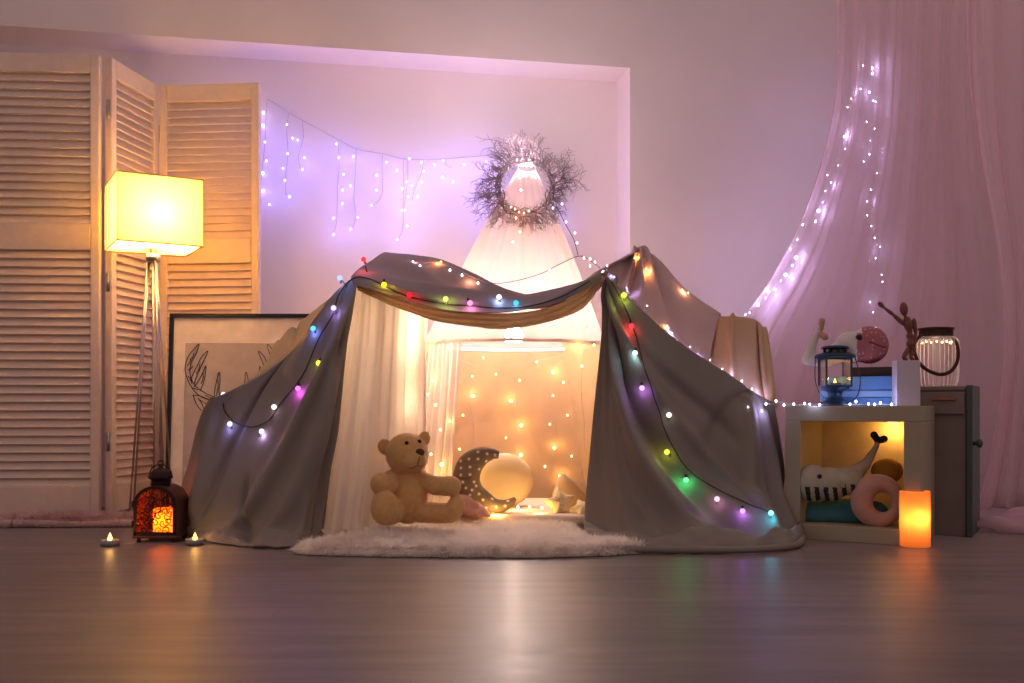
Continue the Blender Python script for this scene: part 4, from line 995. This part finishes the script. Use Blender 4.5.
m_vase = mat('white_ceramic', 'cfc3cc', .5, bmp=0, amt=.02)
vc = P(906, 400, 3.075); vc.z = SH+.0005; vh = (406-361)*.003075
b = MB(); wv = .034
for s in (-1, 1): b.box(vc+Matrix.Rotation(RZ*.3, 3, 'Z') @ Vector((s*(wv-.0025), 0, vh/2)), (.005, 2*wv, vh), RZ*.3, bev=.001); b.box(vc+Matrix.Rotation(RZ*.3, 3, 'Z') @ Vector((0, s*(wv-.0025), vh/2)), (2*wv-.01, .005, vh), RZ*.3, bev=.001)
b.box(vc+Vector((0, 0, .003)), (2*wv-.01, 2*wv-.01, .006), RZ*.3); b.box(vc+Vector((0, 0, vh-.012)), (2*wv-.01, 2*wv-.01, .004), RZ*.3)
q = b.build('white_box', m_vase, smooth=False); tag(q, 'tall white square box carrying the wooden mannequin', 'box')
m_wood = mat('mannequin_wood', '7a4a34', .5, amt=.12, scale=40, bmp=.1); MDp = 3.075
man = thing('wooden_mannequin', vc+Vector((0, 0, vh)), 'jointed wooden artist mannequin with one arm raised', 'figurine')
def mp(x, y, d=0): return P(x, y, MDp+d)
def part_(nm, segs, par=man):
    b = MB()
    for (x0, y0, d0), (x1, y1, d1), r0, r1 in segs:
        a, c = mp(x0, y0, d0), mp(x1, y1, d1); b.tube([a, a.lerp(c, .15), a.lerp(c, .5), a.lerp(c, .85), c], [r0*.6, r0, (r0+r1)/2*1.05, r1, r1*.6], 12); b.ell(a, r0*.8, u=10, w=8); b.ell(c, r1*.8, u=10, w=8)
    return b.build(nm, m_wood, par)
b = MB(); b.ell(mp(903.8, 309), (.0125, .013, .021), M=Matrix.Rotation(-.12, 3, 'Y')); b.build('head', m_wood, man)
part_('torso', [((905, 315, 0), (906, 319, 0), .005, .005), ((907, 320, 0), (909.5, 331, 0), .0145, .011), ((909.5, 334, 0), (910, 338, 0), .010, .010), ((910.5, 340, 0), (911, 347, 0), .012, .0125)])
part_('arm', [((903.5, 324, 0), (893.5, 315, -.01), .007, .006), ((893, 314.5, -.01), (884.5, 308, -.015), .006, .0045), ((884, 307.5, -.015), (879.5, 303.5, -.02), .005, .0075)])
part_('arm', [((914, 320, 0), (915.5, 333, 0), .007, .006), ((915.5, 334, 0), (914.5, 345, -.005), .006, .0045), ((914.5, 346, -.005), (914, 351, -.008), .005, .006)])
part_('leg', [((908.5, 349, 0), (903.5, 357, -.015), .008, .007), ((903.5, 357, -.015), (907, 361.3, .0), .006, .006)])
part_('leg', [((913, 349, 0), (911, 357, -.01), .008, .007), ((911, 357, -.01), (914, 361.3, .0), .006, .006)])

# big ribbed glass lantern
gc = cpn(.14, .105, 0); gc = P(936, 390, gc.y); gc.z = CH+.001
gk = gc.y/1000; R0 = 20.5*gk; gh = 50*gk
gln = thing('glass_lantern', gc, 'large ribbed glass lantern with dark rim and rope handle on the cabinet', 'lantern')
m_rib, nt, out = nodes('ribbed_glass'); g1 = pbsdf(nt, (.85, .8, .82), .12, trans=.0, spec=.8); t1 = nt.nodes.new('ShaderNodeBsdfTransparent'); lw_ = nt.nodes.new('ShaderNodeLayerWeight'); lw_.inputs[0].default_value = .7; mx = nt.nodes.new('ShaderNodeMixShader')
nt.links.new(lw_.outputs['Facing'], mx.inputs[0]); nt.links.new(t1.outputs[0], mx.inputs[1]); nt.links.new(g1.outputs[0], mx.inputs[2]); nt.links.new(mx.outputs[0], out.inputs[0])
prof = [(R0*.80, 0), (R0*.92, gh*.03), (R0, gh*.2), (R0*1.02, gh*.5), (R0*1.02, gh*.78), (R0*.98, gh*.92), (R0*.84, gh*.985), (R0*.72, gh)]
b = MB(); A = cr1(np.array(prof), 30)
c = gc; vs = []; fs = []; nn_ = 240
for r, z in A:
    for kq in range(nn_):
        t = 2*PI*kq/nn_; rr_ = r*(1+.035*math.cos(30*t)); vs.append(c+Vector((rr_*math.cos(t), rr_*math.sin(t), z)))
for i in range(len(A)-1):
    for kq in range(nn_): l = (kq+1) % nn_; fs.append((i*nn_+kq, i*nn_+l, (i+1)*nn_+l, (i+1)*nn_+kq))
fs.append(tuple(range(nn_))[::-1]); b.add(vs, fs); b.build('glass_jar', m_rib, gln)
m_rim = mat('dark_brown_metal', '3e2621', .45, .4, bmp=.1)
b = MB(); b.lathe([(R0*.74, gh*.97), (R0*.78, gh*.975), (R0*.78, gh*1.13), (R0*.84, gh*1.14), (R0*.84, gh*1.17), (R0*.74, gh*1.175), (R0*.70, gh*1.13), (R0*.68, gh*.99)], gc, 40); b.build('rim', m_rim, gln)
b = MB(); hp = [(949, 336), (955.5, 341), (958, 351), (957, 362), (951, 371), (941, 374.5), (930, 371.5), (921, 365), (916, 357), (914, 345), (921, 335)]
hd_ = [gc.y-.02, gc.y-.05, gc.y-.075, gc.y-.085, gc.y-.09, gc.y-.09, gc.y-.088, gc.y-.085, gc.y-.078, gc.y-.05, gc.y-.03]
b.tube(smooth_curve([P(x, y, d) for (x, y), d in zip(hp, hd_)], 60), .0058, 10); b.build('rope_handle', mat('dark_rope', '4a2620', .85, bmp=.6, bscale=300), gln)
for i in range(9):
    t = PI*1.05+PI*.9*i/8; q_ = gc+Vector((R0*.7*math.cos(t), R0*.7*math.sin(t), gh*.87+.003*(i % 2)))
    MB().ell(q_, .0035, u=8, w=6).build('bulb', emit('lantern_bulb', 'ffd08a', 7) if i == 0 else bpy.data.materials['lantern_bulb'], gln)
point('lantern_glow', gc+Vector((0, 0, gh*.8)), (1, .6, .3), .25, .01, gln)
# floor candle
kc = F(915, 548); kc.y += .045; kc.x = (915-512)*kc.y/1000
kcd = thing('pillar_candle', kc, 'tall glowing orange pillar candle on the floor before the cube shelf', 'candle')
b = MB(); b.lathe([(.043, 0), (.0445, .003), (.0445, .161), (.042, .166), (.037, .160), (.030, .150), (.003, .148)], kc, 36); b.build('wax', wax('amber_wax', 'ffc080', .7), kcd)
MB().lathe([(.001, .148), (.0035, .152), (.004, .158), (.001, .168)], kc, 10).build('flame', m_flame, kcd)
point('candle_light', kc+Vector((0, -.018, .085)), (1, .38, .09), .85, .012, kcd)

# ------------------------------------------------------------------ strings of lights
m_wire = mat('dark_wire', '3a2c2c', .6, bmp=0); m_wirec = mat('clear_wire', 'b8a8b4', .3, bmp=0)
_bm = {}
def bulb_mesh(col, r, s, faceted=False):
    k = (col, r, s)
    if k not in _bm:
        mb = MB(); mb.ell((0, 0, 0), (r, r, r*(1.0 if r > .006 else 1.3)), u=12, w=8); me = bpy.data.meshes.new('bulb'); me.from_pydata([tuple(v) for v in mb.v], [], mb.f)
        me.materials.append(emit('bulb_'+col, col, s)); me.polygons.foreach_set('use_smooth', [True]*len(me.polygons)); _bm[k] = me
    return _bm[k]
_sock = None
def add_bulb(par, p, col, r, s, sock=None):
    o = link(bpy.data.objects.new('bulb', bulb_mesh(col, r, s))); o.parent = par; o.location = Vector(p)-Vector(ORG[par.name])
    if sock is not None:
        global _sock
        if _sock is None:
            mb = MB(); mb.lathe([(.0032, 0), (.0038, .001), (.0038, .009), (.002, .011)], (0, 0, 0), 10); _sock = bpy.data.meshes.new('socket'); _sock.from_pydata([tuple(v) for v in mb.v], [], mb.f); _sock.materials.append(m_wire)
        q = link(bpy.data.objects.new('socket', _sock)); q.parent = o; q.rotation_euler = Vector(sock).to_track_quat('Z', 'Y').to_euler(); q.location = Vector(sock).normalized()*r*.8
    return o
def string(name, loc, label, wires, mw, rw, cat='string lights', group=None):
    t = thing(name, loc, label, cat, group)
    for w_ in wires: MB().tube(smooth_curve(w_, len(w_)*7), rw, 5).build('wire', mw, t)
    return t
TK = ['tent', 'val']
def ht(x, y, off=.006): return hit(x, y, TK+['rear'], off, 3.25)
# coloured bulbs
wl1 = [(223, 394), (224, 409), (230, 418), (238, 424), (253, 427), (269, 420), (280, 404), (302, 376), (319, 338), (333, 314), (339, 294), (354, 278), (370, 279), (386, 287), (410, 297), (446, 304), (472, 306), (500, 308), (530, 306), (560, 297), (588, 282), (602, 274), (612, 283), (618, 293), (624, 305), (631, 322), (637, 340), (641, 355), (645, 370), (651, 386), (655, 400), (660, 413), (663, 425), (671, 443), (682, 462), (693, 474), (710, 485), (725, 493), (740, 500), (753, 506), (765, 510), (772, 515)]
wp_ = [ht(x, y, .009) for x, y in wl1]
cs_ = string('coloured_string_lights', (0, 3.1, .4), 'string of round coloured bulbs draped over the front of the tent', [wp_], m_wire, .0020)
for x, y, c, g in [(363.6, 259.5, 'ff3848', (1, .1, .15)), (339, 276, '9fb8ff', (.2, .3, 1)), (384, 284.6, 'ffee30', (1, .85, .05)), (409.5, 295, 'ff2030', (1, .03, .05)), (445.7, 299, 'd8ff70', (.7, 1, .2)), (470, 303, 'ff9ad0', (1, .3, .6)), (499, 297, 'eef4ff', (.3, .55, 1)),
                   (516, 303, '40c0ff', (.1, .55, 1)), (333.6, 308, 'd8c8ff', (.35, .25, 1)), (313, 328.5, '60c8ff', (.12, .2, 1)), (318.6, 363, 'f4ff40', (.9, .9, .05)), (298, 388.5, 'ff80ff', (.8, .1, 1)), (274, 407, 'fff0f4', (.8, .6, .8)), (261.6, 431.4, 'f8f0ff', (.55, .4, 1)), (229.8, 424, 'dce4ff', (.3, .3, 1)), (223.5, 394.5, 'fff2f4', (.9, .7, .8)),
                   (624, 295, 'e8ff50', (.7, 1, .1)), (631.5, 326, 'ff4050', (1, .08, .08)), (635, 353, 'd8ffff', (.4, .8, .9)), (642, 388, 'd8b0ff', (.5, .2, 1)), (669, 415, 'f8fff0', (.6, .6, .5)), (667, 452, 'f0ff50', (.75, .9, .05)), (686, 480, '80ffa8', (.05, 1, .25)), (717, 499, 'ffc0e8', (.9, .4, .8)), (742.6, 511, 'd8a0ff', (.45, .15, 1)), (771, 513, 'a0f4ff', (.05, .7, 1))]:
    p = ht(x, y, .014); br = y == 259.5
    if br: p = ht(366, 272, .01)+Vector((-.007, -.005, .040)); MB().tube([p, ht(367, 272, .004)], .0018, 5).build('wire', m_wire, cs_)
    if x == 339: p = ht(346, 284, .01)+Vector((-.018, -.008, .018)); MB().tube([p, ht(347, 287, .004)], .0018, 5).build('wire', m_wire, cs_)
    dw = Vector((rnd.uniform(-.5, .5), .2, rnd.choice((-1, 1))*.8))
    add_bulb(cs_, p, c, .0085, 1.6, dw)
    strong = .055 if g[2] > .8 or g[1] > .95 or g[0] > .95 else .03
    if c in ('fff0f4', 'f8fff0', 'fff2f4'): strong = .012
    if c in ('80ffa8', 'a0f4ff', '40c0ff', '60c8ff'): strong = .065
    point('bulb_glow', p+(EYE-p).normalized()*.006+Vector((0, 0, -.012)), g, strong*1.5, .009, cs_, .06)
# cool white string along the right ridge to the cube shelf
rw_ = [(560, 284), (572, 268), (582, 262), (592, 266), (603, 267), (612, 277), (624, 290), (640, 306), (655, 322), (670, 334), (685, 346), (702, 358), (720, 368), (738, 380), (752, 390), (762, 398)]
wpts = [ht(x, y, .004) for x, y in rw_]+[P(770, 404, 3.2), P(782, 402, 3.2)]+[sp(a, v, SH+.004) for a, v in ((.395, .03), (.36, .05), (.32, .03), (.28, .025), (.23, .03), (.18, .02), (.14, .03), (.10, .02), (.075, .015))]
ws_ = string('white_string_lights', (.6, 3.2, .42), 'cool white fairy lights along the tent right ridge and onto the cube shelf', [wpts], m_wirec, .0012)
for x, y in [(603, 264), (614, 277), (626, 288), (647, 306), (672, 333), (690, 347), (710, 360), (722, 369), (742, 381), (752, 389), (748, 407), (762, 411), (590, 262), (597, 259), (583, 258)]:
    add_bulb(ws_, ht(x, y, .007), 'eef0ff', .0022, 9)
for p in [P(766, 404, 3.19), P(776, 401, 3.2), P(784, 405, 3.19)]+[sp(a, v, SH+z) for a, v, z in ((.385, .035, .006), (.352, .04, .008), (.338, .05, .005), (.30, .02, .004), (.27, .035, .012), (.19, .02, .014), (.155, .03, .006), (.135, .02, .005), (.12, .03, .010), (.085, .015, .005), (.21, .03, .005))]:
    add_bulb(ws_, p, 'eef0ff', .0032, 9)
for p, w_ in [(ht(612, 275, .03), .05), (ht(628, 290, .03), .05), (ht(672, 333, .03), .07), (ht(700, 355, .03), .09), (ht(730, 374, .03), .09), (ht(756, 392, .03), .10), (ht(764, 412, .03), .08)]: point('bulb_glow', p, (.45, .42, 1), w_*1.8, .01, ws_, .3)
for p, w_ in [(sp(.31, -.012, SH+.012), .10), (sp(.19, .02, SH+.02), .14), (sp(.35, .06, SH+.02), .08), (sp(.11, .02, SH+.02), .10), (sp(.26, .06, SH+.02), .12)]: point('bulb_glow', p, (.4, .48, 1), w_, .01, ws_, .3)
# warm string over the top
wmw = [(403, 262), (420, 262), (438, 264), (455, 268), (470, 276), (490, 284)]
tw = string('warm_string_lights', (0, 3.6, .8), 'warm white fairy lights lying on the roof sheet and rear peak of the tent', [[ht(x, y, .004) for x, y in wmw], [ht(x, y, .004) for x, y in ((630, 262), (642, 258), (655, 268), (670, 282), (684, 292), (700, 302), (716, 316))]], m_wirec, .0012)
for x, y, c in [(413, 262, 'fff0f0'), (420, 266, 'fff0f0'), (437, 264, 'ffb060'), (441, 262, 'ffb060'), (450, 270, 'fff0ff'), (462, 275, 'fff0ff'), (478, 283, 'fff0ff'), (634, 258, 'ffc070'), (639, 258, 'ffc070'), (646, 269, 'ffc070'), (650, 272, 'ffc070'), (682, 290, 'ffc070'), (688, 293, 'ffc070'), (700, 297, 'ffc070'), (705, 301, 'ffc070')]:
    add_bulb(tw, ht(x, y, .008), c, .0032, 7)
for x, y, c, w_ in [(438, 262, (1, .35, .08), .12), (470, 280, (1, .4, .2), .08), (415, 262, (.9, .5, .6), .06), (637, 258, (1, .42, .1), .14), (648, 270, (1, .42, .1), .14), (684, 291, (1, .45, .2), .10), (702, 298, (1, .5, .2), .06)]: point('bulb_glow', ht(x, y, .02), c, w_, .008, tw, .3)
# icicle string on the niche wall
def nw(x, y, off=.012):           # on the niche back wall
    t = (x-512)/1000; o_ = W0+WN*(ND-off); D = (o_.y-WD.y/WD.x*o_.x)/(1-WD.y/WD.x*t); return P(x, y, D)
def c3(l): return [(240+a/2.56, 60+b/2.56) for a, b in l]
iw = [c3([(70, 100), (98, 116), (125, 135), (180, 165), (215, 184), (250, 203), (300, 228), (365, 240), (415, 252), (470, 255), (540, 252), (600, 247), (640, 243)])]
for l in ([(70, 102), (66, 160), (64, 210), (58, 270), (52, 330)], [(125, 135), (120, 180), (123, 240), (117, 300), (118, 345)], [(160, 157), (162, 200), (150, 245), (155, 280)], [(250, 205), (254, 260), (250, 330), (248, 410), (241, 447)], [(298, 228), (296, 280), (292, 350), (297, 400), (285, 436)],
          [(365, 240), (364, 290), (364, 340), (352, 364), (338, 373)], [(418, 253), (420, 300), (418, 370), (417, 430), (404, 462)], [(470, 256), (465, 290), (448, 330), (440, 360)], [(520, 254), (528, 268), (542, 276)], [(430, 254), (430, 300), (424, 350), (420, 380)]): iw.append(c3(l))
ic = string('icicle_string_lights', nw(370, 240), 'blue violet icicle lights drooping along the back wall left of the wreath', [[nw(*p) for p in l] for l in iw], m_wirec, .0012)
for x, y in c3([(59, 168), (64, 210), (67, 258), (58, 290), (59, 335), (60, 135), (75, 370), (120, 165), (135, 200), (148, 205), (122, 240), (165, 250), (110, 277), (160, 280), (115, 308), (127, 350), (247, 215), (253, 250), (265, 293), (283, 322), (263, 333), (262, 368), (240, 405), (302, 403), (283, 433), (240, 447), (290, 247), (350, 295), (350, 333), (337, 372), (375, 262), (402, 282), (433, 253), (465, 262), (498, 268), (520, 258), (573, 268), (415, 385), (430, 350), (455, 350), (427, 312), (440, 322), (465, 313), (428, 425), (403, 460), (518, 300), (545, 312), (423, 385), (630, 260), (415, 330), (470, 285)]):
    big = (x < 263.5)
    add_bulb(ic, nw(x, y, .016), 'e4dcff', .0048 if big else .0028, 9)
for x, y, w_ in [(260, 128, .45), (261, 190, .45), (289, 150, .3), (303, 160, .25), (288, 190, .25), (337, 145, .3), (340, 190, .35), (335, 232, .3), (356, 160, .3), (354, 225, .3), (378, 180, .3), (403, 175, .45), (408, 205, .55), (422, 180, .45), (402, 235, .3), (448, 172, .4), (466, 165, .4), (487, 162, .5), (486, 200, .6), (500, 235, .35), (562, 215, .35)]:
    point('bulb_glow', nw(x, y, .10), (.22, .19, 1), w_*.75, .03, ic, .1)
# lights behind the big sheer curtain
def c8(l): return [(700+a/2.136, b/2.136) for a, b in l]
wr_ = [c8([(350, 138), (345, 190), (318, 225), (310, 290), (295, 350), (272, 400), (252, 450), (222, 480), (200, 545), (165, 605), (124, 650), (88, 685)]), c8([(368, 145), (372, 200), (373, 270), (350, 345), (375, 372), (362, 430), (368, 490), (386, 530), (388, 600), (366, 640), (372, 670), (375, 720)])]
def cu(x, y, off=.0): return hit(x, y, ['curt'], off, 4.2)+(P(x, y, 1)-EYE).normalized()*.05
cw = string('curtain_string_lights', cu(820, 200), 'white fairy lights climbing in two strands behind the sheer curtain', [[cu(*p) for p in l] for l in wr_], m_wirec, .0012)
for a, b, g in [(348, 140, 0), (368, 145, 1), (368, 157, 1), (343, 190, 0), (362, 197, 1), (323, 211, 0), (315, 229, 0), (370, 215, 0), (375, 217, 0), (356, 260, 0), (373, 275, 0), (308, 292, 1), (364, 300, 0), (310, 318, 0), (350, 345, 0), (362, 330, 0), (295, 353, 0), (272, 374, 0), (378, 370, 0), (280, 390, 0), (268, 408, 0), (365, 405, 0), (357, 430, 0), (262, 432, 0), (253, 450, 2), (247, 473, 1), (357, 460, 0), (366, 483, 0), (220, 480, 1), (208, 512, 0), (373, 508, 0), (385, 527, 0), (193, 533, 0), (205, 550, 2), (197, 567, 1), (183, 587, 2), (375, 552, 0), (388, 587, 0), (390, 602, 0), (160, 618, 1), (145, 622, 1), (140, 637, 0), (124, 651, 2), (363, 645, 0), (370, 667, 0), (92, 680, 0), (106, 668, 0), (173, 600, 0), (376, 700, 0)]:
    x, y = c8([(a, b)])[0]; add_bulb(cw, cu(x, y), 'f0eaff', (.0026, .0040, .0068)[g], 14)
for a, b, w_ in [(368, 150, .25), (340, 200, .15), (308, 290, .25), (372, 230, .12), (362, 330, .1), (280, 395, .15), (253, 452, .35), (205, 550, .4), (183, 590, .4), (150, 625, .3), (124, 651, .4), (365, 430, .08), (380, 540, .08), (365, 650, .08)]:
    x, y = c8([(a, b)])[0]; p = cu(x, y); point('bulb_glow', p, (.52, .48, 1), w_*1.2, .015, cw, .2)
# warm lights on the drapes inside the tent
def c5(l): return [(340+a/2.44, 280+b/2.44) for a, b in l]
def dr_(x, y, off=.012): return hit(x, y, ['drape', 'drape2'], off, 3.9)
iw = []
for x, (ya, yb) in ((424, (345, 500)), (472, (345, 512)), (516, (345, 512)), (553, (345, 505)), (583, (300, 500)), (396, (330, 420))):
    iw.append([dr_(x+2*math.sin(i*1.7+x), ya+(yb-ya)*i/8, .008) for i in range(9)])
it = string('warm_curtain_lights', (0, 4.1, .4), 'warm yellow fairy lights hanging down the cream drapes inside the tent', iw, m_wirec, .0008)
wb5 = [(323, 170, 1), (410, 172, 1), (590, 152, 1), (610, 72, 1), (520, 225, 1), (520, 282, 0), (438, 245, 0), (323, 235, 0), (325, 283, 1), (417, 295, 1), (233, 305, 0), (442, 355, 1), (512, 352, 0), (523, 410, 1), (442, 427, 1), (268, 345, 0), (245, 365, 0), (205, 205, 0), (225, 245, 0), (132, 262, 0), (150, 145, 0), (222, 425, 0), (292, 413, 0), (248, 450, 1), (435, 487, 0), (535, 478, 0), (510, 565, 0), (455, 525, 0), (405, 385, 0), (555, 330, 0), (565, 430, 0), (380, 230, 0), (480, 200, 0), (205, 335, 0), (300, 330, 0), (230, 480, 0), (545, 250, 0), (500, 455, 0), (215, 280, 0), (350, 190, 0), (590, 210, 0), (545, 168, 0)]
for a, b, g in wb5:
    x, y = c5([(a, b)])[0]; add_bulb(it, dr_(x, y), 'ffdc8c', (.0036, .0066)[g], 8)
for a, b in [(323, 170), (410, 172), (590, 160), (520, 225), (325, 283), (417, 295), (442, 355), (523, 410), (442, 427), (248, 450), (268, 345), (610, 80), (230, 480), (540, 480), (225, 240)]:
    x, y = c5([(a, b)])[0]; point('bulb_glow', dr_(x, y, .03), (1, .58, .16), .15, .015, it, .2)
for x, y, D, w_ in ((402, 318, 3.50, 1.7), (396, 345, 3.50, 1.4), (394, 400, 3.50, .9), (404, 330, 3.42, 0), (418, 322, 3.52, 0), (386, 330, 3.45, .7), (588, 330, 3.45, .35), (590, 300, 3.4, 0), (594, 345, 3.5, 0), (575, 322, 3.5, 0)):
    p = P(x, y, D); add_bulb(it, p, 'ffdc8c', .0036, 8)
    if w_: point('bulb_glow', p+Vector((0, -.01, 0)), (1, .68, .40), w_, .015, it)
# lights on the floor of the tent and around the wreath
fl_ = string('warm_floor_lights', (0, 3.5, .05), 'warm fairy lights lying on the mattress behind the moon cushion', [[Vector((-.28+.08*i, 3.56+.05*math.sin(i*1.9), .052)) for i in range(8)]], m_wirec, .0010)
for i in range(14):
    p = Vector((-.28+.043*i, 3.56+.05*math.sin(i*1.02), .056)); add_bulb(fl_, p, 'ffdc8c', .0042, 8)
for x, y, D in ((497, 512, 3.40), (520, 505, 3.55), (540, 512, 3.45), (455, 470, 3.6)): point('bulb_glow', P(x, y, D), (1, .6, .15), .30, .015, fl_, .2)
wl_ = string('wreath_string_lights', wc+Vector((0, 0, -.1)), 'tiny lights twisted around the lower twigs of the wreath', [[wp(.10+.02*math.sin(5*t), t, -.012) for t in [PI*1.05+PI*.9*i/24 for i in range(25)]], [P(485, 284, 3.5), P(510, 282, 3.52), P(540, 274, 3.55), P(560, 264, 3.58), P(580, 256, 3.6), P(592, 262, 3.6), P(600, 268, 3.55)], [P(556, 205, 3.72), P(566, 225, 3.70), P(574, 240, 3.66), P(578, 255, 3.62)]], m_wire, .0014)
for p, c in [(P(515, 209, 3.70), 'ffb080'), (P(519, 212, 3.70), 'ffb080'), (P(524, 213, 3.70), 'ffb080'), (P(511, 207, 3.7), 'ffb080'), (P(529, 211, 3.7), 'ffb080'), (P(516, 218, 3.68), 'ffc890'), (P(520, 232, 3.66), 'ffc890'), (P(513, 242, 3.64), 'ffd8b0'), (P(562, 204, 3.7), 'f8e8ff'), (P(566, 222, 3.7), 'f8e8ff'), (P(575, 233, 3.7), 'f8e8ff'), (P(577, 243, 3.66), 'f8e8ff'), (P(553, 208, 3.7), 'f8e8ff'), (P(520, 178, 3.7), 'fff0e8'), (P(521, 190, 3.7), 'fff0e8'), (P(584, 258, 3.6), 'fff4ff'), (P(590, 259, 3.6), 'fff4ff'), (P(595, 262, 3.6), 'fff4ff'), (P(590, 266, 3.6), 'fff4ff'), (P(550, 270, 3.56), 'fff4ff'), (P(538, 277, 3.55), 'fff4ff'), (P(517, 160, 3.7), 'e8e0ff')]: add_bulb(wl_, p, c, .0030, 8)
point('bulb_glow', P(519, 210, 3.66), (1, .35, .15), .30, .01, wl_, .3); point('bulb_glow', P(590, 261, 3.57), (.8, .6, 1), .25, .01, wl_, .3)
point('bulb_glow', P(527, 170, 3.66), (1, .8, .85), .55, .01, wl_, .3); point('bulb_glow', P(485, 200, 3.9), (.28, .2, 1), .5, .01, wl_, .2); point('bulb_glow', P(560, 200, 3.95), (.28, .2, 1), .4, .01, wl_, .2)
